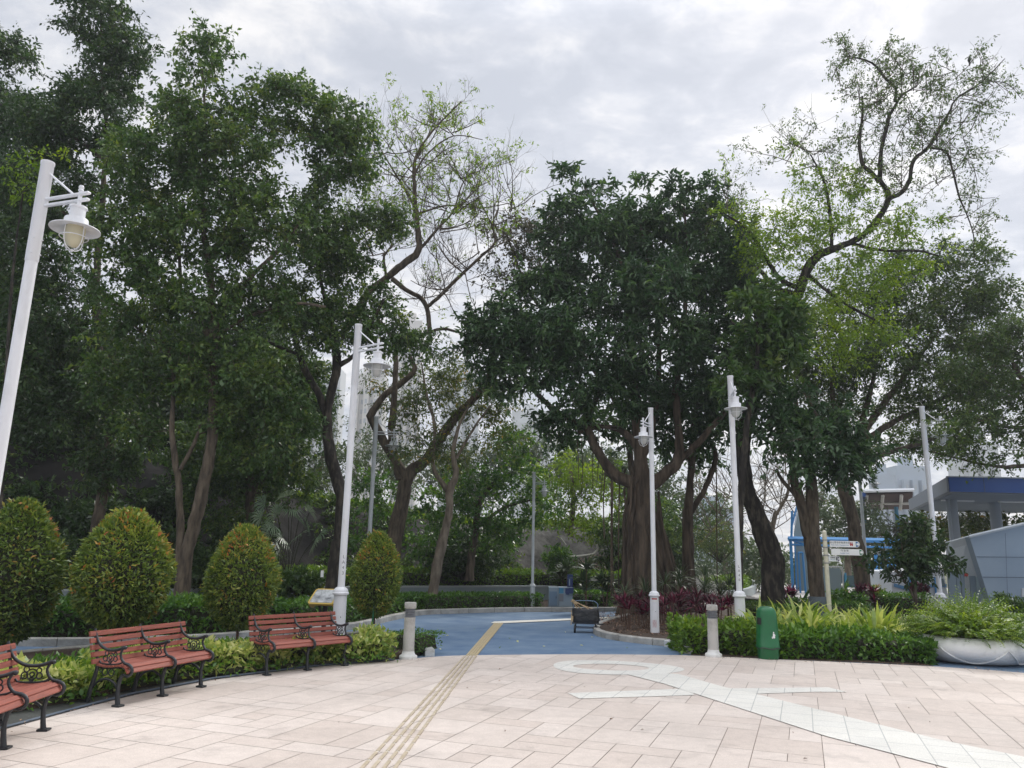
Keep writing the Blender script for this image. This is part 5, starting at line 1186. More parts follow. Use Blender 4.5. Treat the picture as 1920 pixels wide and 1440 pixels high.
# fan palm under the trees
fp = P(545, 1035, 22.5); t = thing('fan_palm', 'fan palm with split grey-green leaves in the shade above the far bench', 'palm', (fp[0], fp[1], .5))
Q = []; tn = []; sm_ = MB()
fans = [(497, 945, .55), (520, 965, .6), (548, 955, .55), (575, 985, .5), (560, 1005, .55), (532, 1010, .5), (505, 1000, .5), (588, 1020, .45), (560, 975, .5)]
for fx, fy, R0_ in fans+[(515, 985, .5), (540, 930, .45), (580, 960, .45), (490, 970, .45), (600, 1000, .4), (525, 1030, .5)]:
    c = P(fx, fy, 22.5+rng.uniform(-.4, .4))-np.array([fp[0], fp[1], .5]); sm_.tube([(0, 0, .3), tuple(c*.5+np.array([0, 0, .35])), tuple(c)], .012, 5)
    od = norm(np.array([c[0]*.6, -.5, rng.uniform(-.2, .5)])); sd = norm(np.cross(od, np.array([0, -1, .4]))); tt = rng.uniform()
    R0_ *= .85
    for k_i in range(15):
        a = -1.5+3.0*k_i/14+rng.normal()*.05; d = od*math.cos(a)+sd*math.sin(a); nn = norm(np.cross(d, np.cross(od, sd))); e1 = c+d*R0_*.55; e2 = c+d*R0_*rng.uniform(.85, 1.1)+np.array([0, 0, -.30*R0_]); w_ = R0_*.035
        Q += [c, e1+nn*w_, e2, e1-nn*w_]; tn.append(tt)
leaf_mesh('fan_leaves', np.array(Q), 4, np.array(tn), 'leaf_palm', t); sm_.build('leaf_stalk', 'stem_dark', t)
# things on the slope
sy = 29.6
t = thing('slope_pipe', 'pale bent drain pipe lying across the rocky slope', 'pipe', tuple(P(1060, 1045, sy+1.2))); L0 = t.location
m = MB(); p, rr = resample([P(*q, sy+1.2)-np.array(L0) for q in ((1022, 1044), (1060, 1045), (1095, 1042), (1115, 1038), (1121, 1030), (1119, 1020))], [.05]*6, .15); m.tube(p, rr, 7); m.build('pipe', 'pipe', t)
for x, y, s in ((1055, 1015, 'upper'), (955, 1068, 'lower')):
    t = thing('broken_branch', 'short pale broken branch, the %s one on the rocky slope' % s, 'branch', tuple(P(x, y, sy+.8))); m = MB(); m.tube([(-.08, 0, .12), (.02, 0, 0), (.12, 0, -.14)], .04, 6); m.build('wood', 'pipe', t)
def bush(x, y, Y, rx, ry, mat, label, n=60, L=.12, W=.05, lpt=8, name='bush', rc=.3):
    c = P(x, y, Y); t = thing(name, label, 'bush', (c[0], Y, c[2]-ry*Y/FPX)); C, ids = clumps_in([(x, y, rx, ry, Y)], 1); k = n
    d = norm(rng.normal(size=(k, 3))); C = c+d*(rng.uniform(.2, 1, k)**.5)[:, None]*np.array([rx, (rx+ry)*.4, ry])*Y/FPX
    pos, dd_, LL, WW, tint, (CC, T, ln) = foliage(C, rc, 6, lpt, L, W, .1, .5); V, kk = leaf_arrays(pos, dd_, LL, WW, .5); leaf_mesh('foliage', V, kk, tint, mat, t, tuple(t.location))
    m = MB(); b = np.array(t.location)
    for i in range(0, k, 3): m.tube([(0, 0, -.1), tuple((CC[i]-b)*.6), tuple(CC[i]-b)], [.02, .012, .006], 4)
    m.build('stems', 'stem_dark', t); return t
bush(1046, 1045, 30.3, 24, 22, 'leaf_hedge', 'round green bush growing from the rocky slope behind the push cart')
bush(1150, 1020, 31, 40, 60, 'leaf_ficus', 'dark bush on the slope just left of the banyan roots', n=90)
bush(560, 1092, 21.6, 50, 20, 'leaf_ficus', 'dim bush behind the wall near the small white notice', n=60, L=.14, W=.06)
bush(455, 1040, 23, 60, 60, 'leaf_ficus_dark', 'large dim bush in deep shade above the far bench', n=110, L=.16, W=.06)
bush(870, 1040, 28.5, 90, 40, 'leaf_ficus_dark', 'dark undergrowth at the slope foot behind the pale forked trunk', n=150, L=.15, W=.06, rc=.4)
bush(1215, 985, 33, 70, 60, 'leaf_ficus', 'dark green bush behind the banyan trunk', n=140, L=.15, W=.06, rc=.5)
bush(1255, 1010, 38, 50, 70, 'leaf_ficus_dark', 'dark conical tree between the banyan stems', n=110, L=.18, W=.07, rc=.6)
bush(1350, 1010, 40, 55, 40, 'leaf_yellowgreen', 'small leafy tree above the round pale blue wall', n=60, L=.14, W=.05, rc=.6)
bush(1725, 1103, 29, 14, 8, 'leaf_red', 'purple-brown clipped bush in front of the white hut', n=40, L=.1, W=.05, rc=.15)
bush(1645, 1118, 27, 16, 14, 'leaf_topiary', 'small rusty green bush by the slim grey lamp post', n=40, rc=.2)
bush(1590, 1135, 24, 34, 24, 'leaf_hedge', 'rounded green shrub mass behind the fingerpost', n=80, rc=.3)
bush(1880, 1128, 20, 10, 14, 'leaf_ficus', 'small pointed dark conifer at the slate-blue wall', n=30, L=.08, W=.03, rc=.15)
bush(1912, 1140, 19, 14, 16, 'leaf_ficus', 'small dark shrub right of the pointed conifer, at the picture edge', n=30, L=.08, W=.03, rc=.18)

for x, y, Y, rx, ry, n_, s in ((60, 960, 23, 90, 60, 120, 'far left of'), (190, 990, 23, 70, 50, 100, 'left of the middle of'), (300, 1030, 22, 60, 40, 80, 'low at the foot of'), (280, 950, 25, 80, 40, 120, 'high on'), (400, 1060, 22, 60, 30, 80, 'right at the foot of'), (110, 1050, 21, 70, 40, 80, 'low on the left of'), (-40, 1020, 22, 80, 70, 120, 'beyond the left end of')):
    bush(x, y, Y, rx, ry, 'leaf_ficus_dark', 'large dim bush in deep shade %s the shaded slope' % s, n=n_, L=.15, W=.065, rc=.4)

def fspill(n):
    i = rng.integers(0, len(PLZ), n); q = np.array(PLZ)[i]+rng.normal(size=(n, 2))*.10-np.array([0, .12]); k = (q[:, 0] < -1.4) | (q[:, 0] > 3.3); q = q[k]; return np.stack([q[:, 0], q[:, 1], np.full(len(q), .036)], 1)
pos = fspill(420); n_ = len(pos); V, k = leaf_arrays(pos, rng.normal(size=(n_, 3))*np.array([1, 1, .2]), .035*rng.uniform(.5, 1.4, n_), .018*rng.uniform(.6, 1.2, n_), .85, 'kite', .25)
stuff(leaf_mesh('leaf_spill', V, k, rng.uniform(0, 1, n_), 'leaf_dry'), 'small dead leaves and soil crumbs gathered along the bed edges', 'leaves')

# ---------------------------------------------------------------- trees
FK = dict(lm='leaf_ficus', rc=.52, nt=8, nl=12, L=.12, W=.062, droop=.45)
# twin-trunked tree on the left
make_tree('banyan_fig', 'big dark fig with smooth pale twin trunks above the middle egg-shaped shrubs', 'tree', 18.6,
  [[(338, 1150, .19), (345, 1080, .17), (352, 1030, .16), (372, 950, .14), (392, 860, .13), (400, 760, .12), (398, 660, .11), (400, 600, .10), (392, 500, .08), (380, 400, .06), (385, 250, .04), (380, 130, .02)],
   [(336, 1060, .10), (338, 980, .09), (333, 900, .075), (322, 800, .06), (325, 700, .05), (300, 620, .04)],
   [(338, 880, .05), (365, 830, .045), (378, 790, .03)],
   [(400, 640, .09), (370, 600, .07), (330, 560, .06), (270, 540, .045), (205, 515, .03)],
   [(398, 640, .08), (420, 590, .07), (470, 520, .055), (520, 470, .04), (560, 420, .03)],
   [(402, 640, .06), (450, 600, .05), (540, 570, .04), (610, 575, .03)],
   [(335, 570, .05), (338, 520, .045), (335, 460, .03)],
   [(398, 700, .06), (360, 670, .05), (290, 640, .035), (240, 600, .02)]],
  [(385, 110, 55, 70, 18.5), (370, 210, 110, 80, 18.5), (290, 300, 120, 100, 18.2), (430, 300, 130, 100, 18.6), (510, 200, 70, 80, 19), (590, 210, 60, 60, 19.5), (640, 230, 65, 60, 19.5), (620, 300, 80, 60, 19.5), (670, 250, 50, 55, 20), (680, 320, 40, 40, 20), (560, 150, 40, 30, 19.5),
   (500, 420, 120, 90, 18.6), (370, 430, 130, 90, 18.4), (240, 430, 110, 100, 18.2), (600, 390, 60, 40, 19.5), (500, 560, 100, 70, 18.8), (260, 560, 110, 90, 18.4), (380, 560, 90, 60, 18.2),
   (440, 690, 110, 80, 18.6), (330, 690, 100, 70, 18.8), (230, 690, 80, 80, 19), (420, 790, 80, 60, 19), (520, 780, 70, 90, 19.2), (270, 800, 60, 40, 19)], dens=40, **FK)
make_tree('banyan_fig', 'tall dark fig whose top the upper picture edge cuts off', 'tree', 21,
  [[(172, 1130, .17), (180, 1000, .15), (196, 900, .13), (205, 820, .12), (190, 700, .11), (180, 560, .10), (190, 400, .08), (200, 250, .06), (190, 120, .04), (190, 20, .02)],
   [(200, 850, .06), (160, 800, .05), (110, 740, .03)], [(190, 450, .06), (120, 400, .05), (60, 340, .03)], [(195, 300, .05), (130, 250, .035), (80, 200, .02)]],
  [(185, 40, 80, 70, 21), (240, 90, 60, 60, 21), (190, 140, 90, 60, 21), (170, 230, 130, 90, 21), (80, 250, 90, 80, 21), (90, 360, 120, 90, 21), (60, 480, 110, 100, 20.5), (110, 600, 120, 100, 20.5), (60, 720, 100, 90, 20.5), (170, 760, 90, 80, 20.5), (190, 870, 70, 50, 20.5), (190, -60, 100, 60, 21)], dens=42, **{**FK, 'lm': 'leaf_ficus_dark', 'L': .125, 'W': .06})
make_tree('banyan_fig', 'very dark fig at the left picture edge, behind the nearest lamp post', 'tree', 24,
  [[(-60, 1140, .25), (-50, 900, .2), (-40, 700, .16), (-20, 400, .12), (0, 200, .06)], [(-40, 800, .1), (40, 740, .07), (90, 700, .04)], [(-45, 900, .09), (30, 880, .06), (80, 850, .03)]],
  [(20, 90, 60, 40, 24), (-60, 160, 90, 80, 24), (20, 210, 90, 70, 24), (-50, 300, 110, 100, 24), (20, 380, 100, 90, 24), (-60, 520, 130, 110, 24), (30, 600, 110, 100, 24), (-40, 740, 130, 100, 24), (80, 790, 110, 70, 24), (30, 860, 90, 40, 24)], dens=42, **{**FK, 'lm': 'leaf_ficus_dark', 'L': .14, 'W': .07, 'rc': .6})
make_tree('understory_tree', 'lighter olive young tree catching light beside the nearest lamp head', 'tree', 15,
  [[(-6, 1110, .05), (2, 900, .04), (12, 700, .035), (25, 500, .025), (45, 350, .015)]],
  [(55, 330, 60, 35, 15), (80, 300, 50, 40, 15), (30, 370, 40, 40, 15)], dens=24, lm='leaf_bright', rc=.35, nt=6, nl=9, L=.08, W=.04, bark='bark_dark')
# undergrowth trees behind, closing the view under the crowns
make_tree('banyan_fig', 'dark tree standing on the crest of the shaded slope on the left', 'tree', 29,
  [[(280, 900, .2), (285, 860, .18), (282, 820, .15), (275, 780, .12)], [(283, 860, .1), (310, 810, .08)], [(300, 895, .08), (240, 850, .08), (200, 830, .05)]],
  [(250, 760, 140, 60, 29), (400, 780, 120, 80, 29), (110, 800, 110, 60, 29), (480, 850, 100, 60, 28), (40, 840, 90, 60, 29), (560, 760, 60, 70, 28), (390, 880, 80, 40, 28), (230, 690, 160, 70, 30), (420, 660, 160, 80, 30), (60, 690, 130, 90, 30)], dens=42, **{**FK, 'lm': 'leaf_ficus_dark', 'L': .17, 'W': .085, 'rc': .75})
make_tree('banyan_fig', 'dark weeping fig with hanging foliage over the slope, left of the black trunk', 'tree', 23.5,
  [[(475, 1100, .15), (470, 1000, .13), (468, 900, .12), (480, 800, .10), (500, 700, .06)], [(470, 950, .08), (440, 880, .06), (430, 820, .03)], [(470, 930, .07), (520, 860, .05), (560, 800, .03)]],
  [(500, 700, 90, 70, 23.5), (540, 800, 60, 80, 23.5), (460, 880, 90, 60, 23.5), (540, 900, 60, 55, 23.5), (400, 900, 70, 50, 23.5), (570, 700, 50, 50, 23.5), (430, 980, 60, 40, 23.5), (370, 830, 60, 50, 23.5)], dens=44, **{**FK, 'lm': 'leaf_ficus', 'L': .12, 'W': .06})
# black trunk with pale limb
make_tree('fig_tree', 'tree with near-black curved trunk and pale side limb just left of the second lamp post', 'tree', 21,
  [[(622, 1140, .22), (628, 1070, .20), (640, 1000, .19), (640, 930, .18), (622, 860, .15), (612, 800, .13), (620, 740, .12), (632, 690, .12), (628, 650, .11), (620, 600, .08), (600, 520, .05), (600, 450, .03)],
   [(612, 800, .10), (600, 745, .09), (575, 700, .09), (560, 660, .09), (545, 600, .06), (530, 520, .04)],
   [(635, 685, .08), (665, 665, .06), (700, 600, .05), (720, 560, .04)],
   [(560, 665, .05), (500, 640, .04), (430, 600, .03)]],
  [(640, 600, 70, 50, 21), (720, 620, 70, 45, 21), (780, 640, 55, 40, 21), (690, 560, 60, 35, 21.5), (600, 500, 90, 70, 21), (680, 420, 80, 45, 21.5), (600, 620, 60, 60, 20.5), (730, 410, 50, 35, 21.5), (570, 430, 70, 50, 21), (650, 490, 70, 40, 21.5), (560, 580, 60, 50, 21)],
  bark='bark_dark', dens=40, **FK)
# forked bare tree
BT = make_tree('flame_tree', 'tall sparse half-bare tree with forked dark trunk between the two fig crowns', 'tree', 25,
  [[(728, 1120, .27), (735, 1040, .25), (750, 960, .23), (766, 893, .22), (800, 860, .17), (830, 815, .15), (860, 775, .14), (895, 740, .13), (918, 705, .10), (945, 670, .06)],
   [(764, 900, .18), (740, 860, .15), (715, 820, .14), (695, 780, .13), (700, 770, .12), (722, 740, .11), (750, 720, .10), (775, 700, .09), (778, 690, .08), (768, 668, .07)],
   [(750, 900, .14), (735, 830, .12), (738, 760, .11), (742, 700, .09), (738, 640, .07), (700, 590, .06)],
   [(640, 640, .05), (690, 552, .12), (725, 520, .13), (760, 492, .13), (785, 470, .12), (782, 420, .09), (779, 380, .08), (776, 330, .07), (782, 290, .05), (812, 245, .035), (865, 190, .02)],
   [(735, 522, .09), (760, 543, .08), (790, 560, .08), (802, 585, .08), (806, 640, .07)],
   [(802, 575, .07), (835, 545, .06), (870, 510, .055), (905, 478, .05), (928, 455, .045), (924, 420, .03), (935, 390, .02)],
   [(785, 470, .06), (820, 430, .045), (850, 395, .035), (870, 340, .02), (910, 300, .012)],
   [(779, 390, .05), (750, 340, .035), (720, 290, .025), (700, 250, .015)], [(776, 330, .04), (800, 290, .03), (850, 255, .02), (905, 262, .012)],
   [(785, 400, .04), (840, 385, .03), (900, 390, .02), (960, 380, .012)], [(725, 520, .05), (720, 480, .04), (735, 460, .03), (728, 440, .02)], [(700, 480, .03), (680, 440, .02), (640, 400, .012)],
   [(905, 640, .05), (850, 620, .045), (820, 618, .05), (760, 640, .04)], [(895, 740, .06), (960, 660, .05), (1030, 560, .04), (1060, 520, .02)]],
  None, lm=None, bark='bark')
tb = MB(); ends = []
def twig_from(px, py, Y, n, ln, r, dep, ups=.25, spread=(1, .7, .8)):
    for _ in range(n): grow(tb, P(px+rng.uniform(-8, 8), py+rng.uniform(-8, 8), Y), rng.normal(size=3)*np.array(spread)+np.array([0, 0, .5]), ln, r, dep, ups, ends)
for px, py, n, ln in ((782, 290, 4, 1.3), (812, 245, 3, 1.0), (776, 330, 4, 1.6), (750, 340, 3, 1.5), (720, 290, 3, 1.2), (850, 255, 3, 1.0), (870, 340, 4, 1.2), (850, 395, 4, 1.4), (820, 430, 4, 1.5), (840, 385, 3, 1.2), (900, 390, 3, 1.1), (782, 420, 3, 1.5), (924, 420, 4, 1.2), (905, 478, 4, 1.3), (870, 510, 4, 1.4), (720, 480, 3, 1.2), (680, 440, 3, 1.3), (650, 410, 3, 1.2), (728, 440, 3, 1.2), (960, 400, 3, 1.3), (790, 560, 3, 1.2), (940, 600, 3, 1.2), (835, 545, 4, 1.3)):
    twig_from(px, py, 25+rng.uniform(-.8, .8), n+1, ln, .022, 3)
tb.build('twig', 'bark', BT, world=True)
E_ = np.array(ends); k = (E_[:, 2] > P(800, 440, 25)[2]) & (rng.uniform(size=len(E_)) < .08) | (rng.uniform(size=len(E_)) < .02)
pos, d, LL, WW, tint, _x = foliage(E_[k], .22, 3, 4, .11, .045, .5, .5); V, kk = leaf_arrays(pos, d, LL, WW, .5); leaf_mesh('crown', V, kk, tint, 'leaf_bright', BT, tuple(BT.location))
# pale forked understory tree
make_tree('camphor_tree', 'slender tree with pale forked trunk and yellowing leaves in the middle of the view', 'tree', 24,
  [[(812, 1140, .17), (815, 1090, .15), (828, 1020, .14), (842, 960, .13), (843, 920, .12), (855, 890, .09), (850, 850, .07), (860, 800, .05), (880, 760, .03)],
   [(843, 925, .09), (825, 900, .08), (812, 870, .06), (815, 800, .05), (800, 740, .04), (790, 680, .02)], [(855, 860, .05), (890, 800, .04), (920, 760, .02)]],
  [(800, 760, 70, 60, 24.5), (860, 740, 70, 60, 25), (800, 840, 50, 50, 24), (920, 800, 70, 60, 25), (880, 850, 80, 50, 25), (950, 740, 50, 50, 26), (760, 800, 40, 60, 24), (840, 680, 60, 40, 25.5), (740, 740, 50, 40, 26), (830, 720, 60, 40, 26), (700, 700, 40, 40, 26), (900, 740, 50, 40, 26), (770, 700, 40, 30, 26)],
  dens=20, lm='leaf_yellowgreen', rc=.55, nt=6, nl=9, L=.125, W=.05, bark='bark_pale', droop=.6)
make_tree('camphor_tree', 'dark green leafy tree leaning right over the slope behind the forked trunks', 'tree', 27,
  [[(880, 1080, .14), (890, 1000, .12), (900, 940, .10), (930, 900, .07)], [(892, 990, .07), (950, 950, .05), (1010, 935, .03)]],
  [(890, 910, 80, 45, 27), (960, 900, 70, 50, 27), (1000, 945, 60, 35, 27), (890, 980, 80, 50, 27), (960, 990, 50, 50, 27), (800, 960, 50, 60, 27), (960, 840, 60, 40, 28), (700, 930, 50, 60, 26), (690, 1010, 50, 40, 26), (800, 1020, 40, 30, 27.5)], dens=26, lm='leaf_hedge', rc=.55, nt=6, nl=9, L=.15, W=.07)
make_tree('scrub_tree', 'airy bright tree on the crest of the slope left of the banyan', 'tree', 33,
  [[(1070, 1000, .12), (1075, 930, .10), (1070, 880, .06)]], [(1060, 930, 60, 40, 33), (1110, 900, 60, 50, 33), (1040, 970, 50, 30, 32.5), (1080, 870, 50, 40, 34), (1130, 950, 50, 50, 33), (1010, 900, 50, 40, 34), (1090, 985, 40, 25, 32)], dens=20, lm='leaf_bright', rc=.6, nt=6, nl=8, L=.16, W=.07, bark='bark_pale')
make_tree('scrub_tree', 'pale bright scrub behind the black trunk at the slope crest', 'tree', 36,
  [[(600, 930, .12), (600, 880, .10), (610, 840, .06)]], [(560, 870, 60, 30, 36), (640, 870, 60, 45, 36), (700, 860, 60, 60, 38), (600, 800, 50, 40, 38), (590, 900, 60, 20, 34), (500, 905, 60, 16, 34), (760, 870, 40, 50, 36)], dens=20, lm='leaf_far', rc=.7, nt=6, nl=8, L=.17, W=.08, bark='bark_pale')
make_tree('scrub_tree', 'sunlit scrub glimpsed under the fig crowns on the left', 'tree', 40,
  [[(240, 960, .12), (240, 860, .10), (240, 820, .05)]], [(240, 870, 60, 30, 40), (320, 860, 60, 35, 40), (100, 870, 50, 25, 40), (390, 850, 50, 40, 40)], dens=16, lm='leaf_far', rc=.8, nt=6, nl=8, L=.18, W=.08, bark='bark_pale')

# the banyan
BN = dict(lm='leaf_banyan', rc=.60, nt=7, nl=12, L=.185, W=.078, shape='leaf6', droop=.25, up=.55)
bn = make_tree('banyan', 'broad dark banyan with a thick rooted trunk and spreading low arms in the mulch bed', 'tree', 24,
  [[(1196, 1150, .42), (1198, 1060, .36), (1202, 980, .34), (1205, 920, .32), (1200, 860, .22), (1196, 800, .18), (1190, 720, .14), (1180, 600, .10), (1160, 480, .06), (1100, 360, .03)],
   [(1205, 915, .22), (1180, 903, .19), (1150, 888, .17), (1128, 858, .16), (1108, 820, .15), (1100, 790, .13), (1112, 760, .10), (1140, 700, .08)],
   [(1102, 800, .10), (1080, 790, .10), (1040, 770, .09), (1000, 730, .07), (960, 680, .05)],
   [(1215, 915, .20), (1245, 890, .17), (1272, 862, .16), (1272, 810, .13), (1268, 740, .11), (1280, 640, .08), (1290, 480, .05), (1280, 380, .03)],
   [(1268, 868, .12), (1300, 840, .11), (1330, 805, .09), (1370, 760, .06), (1400, 700, .04)],
   [(1196, 840, .14), (1170, 810, .11), (1130, 800, .07), (1085, 812, .05)],
   [(1205, 860, .12), (1225, 780, .11), (1235, 680, .09), (1230, 560, .07), (1200, 420, .04)]],
  [(1085, 400, 55, 60, 24), (1150, 420, 60, 50, 24), (1215, 410, 50, 40, 24.5), (1270, 400, 50, 50, 24), (1335, 410, 50, 45, 24.5), (1062, 330, 14, 38, 24), (1100, 345, 16, 32, 24.3), (1135, 350, 14, 30, 24), (1175, 375, 14, 30, 24), (1212, 335, 14, 34, 24), (1262, 342, 18, 34, 24), (1300, 365, 14, 30, 24), (1345, 350, 16, 34, 24), (1040, 440, 40, 50, 24.5), (1385, 450, 50, 50, 24), (1400, 520, 60, 60, 23.5), (1420, 600, 60, 50, 23), (870, 640, 25, 25, 23), (960, 590, 70, 40, 23.3), (905, 610, 45, 35, 23), (1000, 640, 80, 45, 23), (1010, 540, 55, 40, 24), (1050, 500, 50, 50, 24), (1210, 440, 90, 60, 24.5), (1100, 470, 80, 70, 24), (1230, 510, 110, 60, 24), (1340, 470, 70, 70, 24.5),
   (1170, 560, 110, 60, 23.5), (1060, 560, 70, 50, 24), (1030, 620, 90, 50, 23), (940, 620, 60, 45, 23), (910, 670, 45, 35, 23), (1110, 640, 110, 60, 22.5), (1230, 540, 70, 70, 22), (1250, 640, 100, 60, 22.5), (1350, 560, 80, 80, 24), (1350, 650, 80, 60, 24),
   (980, 700, 90, 45, 23), (1080, 720, 90, 60, 23), (1180, 730, 90, 60, 23.5), (1290, 730, 90, 60, 24), (1060, 790, 50, 35, 24), (1240, 800, 60, 40, 25), (1330, 790, 50, 50, 25), (1020, 800, 30, 25, 24), (1070, 835, 30, 18, 24.5), (1135, 800, 40, 25, 25), (1260, 840, 40, 20, 26), (1320, 850, 35, 20, 26), (1190, 810, 50, 30, 25.5)],
  bark='root_bark', dens=24, sides=14, **BN)
m = MB()   # strands of fused aerial roots clothing the trunk
for i in range(34):
    a = rng.uniform(0, 2*PI); c = P(1198, 1000, 24); c[2] = 0; r0 = rng.uniform(.34, .62); r1 = rng.uniform(.20, .36)
    zt_ = rng.uniform(2.8, 4.6); p0 = c+np.array([math.cos(a)*r0*1.15, math.sin(a)*r0, -.1]); p1 = c+np.array([math.cos(a+rng.uniform(-.5, .5))*r1*1.3, math.sin(a)*r1, zt_*.55]); p2 = c+np.array([math.cos(a)*r1*.9+rng.uniform(-.1, .1), math.sin(a)*r1*.8, zt_])
    pp, rr = resample([p0, p1, p2], [rng.uniform(.04, .13), rng.uniform(.025, .09), .02], .25); pp = pp+rng.normal(size=pp.shape)*.022; m.tube(pp, rr, 7)
for i in range(16):   # the second mass of roots leaning right
    c = P(1240+rng.uniform(-14, 45), 1140, 24.3+rng.uniform(-.4, .4)); c[2] = 0; tp_ = P(1218+rng.uniform(-10, 18), 950+rng.uniform(-30, 20), 24.2)
    pp, rr = resample([c, (c+tp_)/2+np.array([rng.uniform(-.08, .08), 0, .1]), tp_], [rng.uniform(.08, .14), rng.uniform(.05, .09), .03], .25); m.tube(pp, rr, 6)
m.build('aerial_root', 'root_bark', bn, world=True)
m = MB()
for x, y0, y1 in ((1146, 900, 1125), (1150, 870, 1120), (1160, 905, 1130), (1133, 870, 1010), (1345, 870, 1150), (1120, 790, 900), (1112, 820, 930), (1125, 830, 940), (1085, 820, 900), (1090, 815, 930), (1170, 920, 1120), (1176, 915, 1125)):
    a = P(x+rng.uniform(-3, 3), y0, 24); b = P(x, y1, 24); pp = [a, (a+b)/2+rng.normal(size=3)*.04, b]; m.tube(pp, [.014, .012, .009] if y1 < 1000 else [.022, .018, .02], 5); m.build('hanging_root', 'root_bark', bn, world=True); m = MB()
b2 = make_tree('banyan', 'slimmer banyan stem with fluted roots just right of the main banyan trunk', 'tree', 25.5,
  [[(1293, 1140, .20), (1291, 1060, .18), (1290, 980, .17), (1292, 930, .13), (1298, 850, .12), (1302, 780, .10), (1315, 700, .07), (1330, 600, .04)],
   [(1292, 965, .10), (1315, 930, .09), (1335, 885, .085), (1342, 850, .07), (1325, 810, .06), (1330, 760, .04)], [(1296, 870, .07), (1275, 820, .05), (1280, 760, .03)]],
  [(1330, 740, 60, 50, 25.5), (1390, 760, 50, 50, 25.5), (1270, 760, 50, 40, 25.5), (1330, 820, 40, 25, 25.5)], bark='root_bark', dens=18, **BN)
m = MB()
for i in range(20):
    c = P(1293, 1140, 25.5); c[2] = 0; a = rng.uniform(0, 2*PI); q = np.array([math.cos(a), math.sin(a), 0]); pp, rr = resample([c+q*.40, c+q*.19+np.array([0, 0, 1.0]), c+q*.14+np.array([0, 0, 2.6])], [.07, .045, .03], .25); m.tube(pp, rr, 6)
m.build('aerial_root', 'root_bark', b2, world=True)
make_tree('fig_tree', 'brownish thin-leaved crown between the bare tree and the banyan', 'tree', 27,
  [[(1190, 1110, .14), (1186, 900, .12), (1165, 780, .10), (1110, 690, .09), (1030, 600, .07), (985, 530, .05), (950, 440, .03)], [(975, 560, .04), (1030, 480, .03), (1060, 420, .02)], [(1010, 575, .04), (920, 540, .03)]],
  [(950, 430, 60, 40, 27), (1010, 430, 50, 50, 27), (960, 490, 60, 35, 27), (1020, 500, 50, 40, 26.5), (900, 410, 30, 25, 27), (1000, 540, 50, 30, 26.5), (1030, 430, 45, 45, 26.5), (980, 460, 60, 50, 26.5), (930, 520, 40, 30, 26.5)], dens=18, lm='leaf_brownish', rc=.5, nt=6, nl=9, L=.13, W=.06, droop=.4)

# leaning dark trunk carrying the tall feathery crown
F1 = make_tree('flame_tree', 'tall feathery tree on a thick dark leaning trunk, right of the banyan', 'tree', 22,
  [[(1452, 1190, .36), (1450, 1110, .32), (1446, 1040, .30), (1425, 980, .25), (1405, 930, .22), (1394, 880, .21), (1393, 830, .20), (1402, 780, .19), (1425, 700, .18), (1447, 640, .17), (1470, 590, .16), (1497, 552, .16), (1510, 510, .14), (1530, 482, .12), (1560, 468, .11), (1592, 456, .10), (1631, 429, .09), (1666, 374, .08), (1650, 339, .065)],
   [(1648, 342, .07), (1635, 325, .06), (1619, 312, .06), (1612, 280, .05), (1612, 258, .05), (1617, 215, .04), (1617, 180, .02)],
   [(1650, 340, .075), (1650, 310, .07), (1651, 289, .065), (1656, 262, .06), (1662, 242, .06), (1668, 215, .05), (1680, 196, .045), (1690, 180, .04), (1720, 160, .02)],
   [(1678, 190, .045), (1679, 165, .045), (1662, 149, .04), (1650, 133, .04), (1635, 118, .03), (1600, 108, .025), (1575, 120, .02), (1561, 145, .012)],
   [(1666, 374, .08), (1693, 359, .07), (1706, 335, .065), (1713, 300, .06), (1736, 281, .05), (1755, 255, .045), (1767, 234, .04), (1782, 205, .035), (1794, 184, .03), (1841, 153, .02), (1884, 110, .012)],
   [(1744, 277, .04), (1775, 285, .035), (1787, 324, .03), (1798, 367, .03), (1814, 405, .022), (1825, 440, .016), (1826, 470, .011), (1829, 499, .006)], [(1798, 367, .016), (1820, 366, .011), (1842, 372, .008), (1866, 370, .005)],
   [(1794, 184, .02), (1850, 155, .015), (1890, 158, .01), (1915, 185, .006)], [(1560, 468, .06), (1556, 400, .05), (1545, 340, .04), (1520, 290, .02)], [(1500, 540, .08), (1460, 520, .07), (1410, 440, .05), (1365, 405, .03)],
   [(1592, 456, .05), (1660, 470, .045), (1720, 470, .04), (1760, 480, .02)], [(1497, 552, .09), (1455, 540, .07), (1420, 500, .04)], [(1425, 700, .10), (1400, 640, .07), (1370, 600, .04)], [(1510, 510, .06), (1570, 560, .05), (1640, 600, .03)]],
  [(1530, 400, 90, 60, 22), (1600, 380, 70, 50, 22), (1440, 420, 60, 45, 22), (1590, 330, 50, 40, 22), (1500, 330, 50, 45, 22), (1640, 440, 80, 40, 22), (1480, 480, 90, 40, 22), (1400, 400, 40, 35, 22), (1740, 430, 60, 40, 22), (1570, 500, 90, 40, 22), (1700, 510, 90, 45, 22), (1420, 490, 50, 35, 22), (1590, 600, 90, 60, 22.5), (1550, 660, 80, 50, 22.5), (1680, 420, 50, 40, 22), (1460, 540, 60, 40, 22), (1620, 540, 80, 50, 22), (1640, 640, 70, 50, 22.5), (1500, 430, 70, 40, 22), (1390, 450, 40, 40, 22), (1560, 445, 60, 26, 20.8), (1630, 480, 60, 28, 20.8), (1450, 470, 50, 30, 21), (1370, 380, 30, 40, 22), (1480, 260, 14, 50, 22), (1370, 310, 14, 40, 22), (1520, 560, 70, 50, 21.5)],
  lm='leaf_bright', bark='bark_dark', dens=24, rc=.50, nt=7, nl=9, L=.10, W=.048, droop=.45, twigs=2)
tb = MB(); ends = []
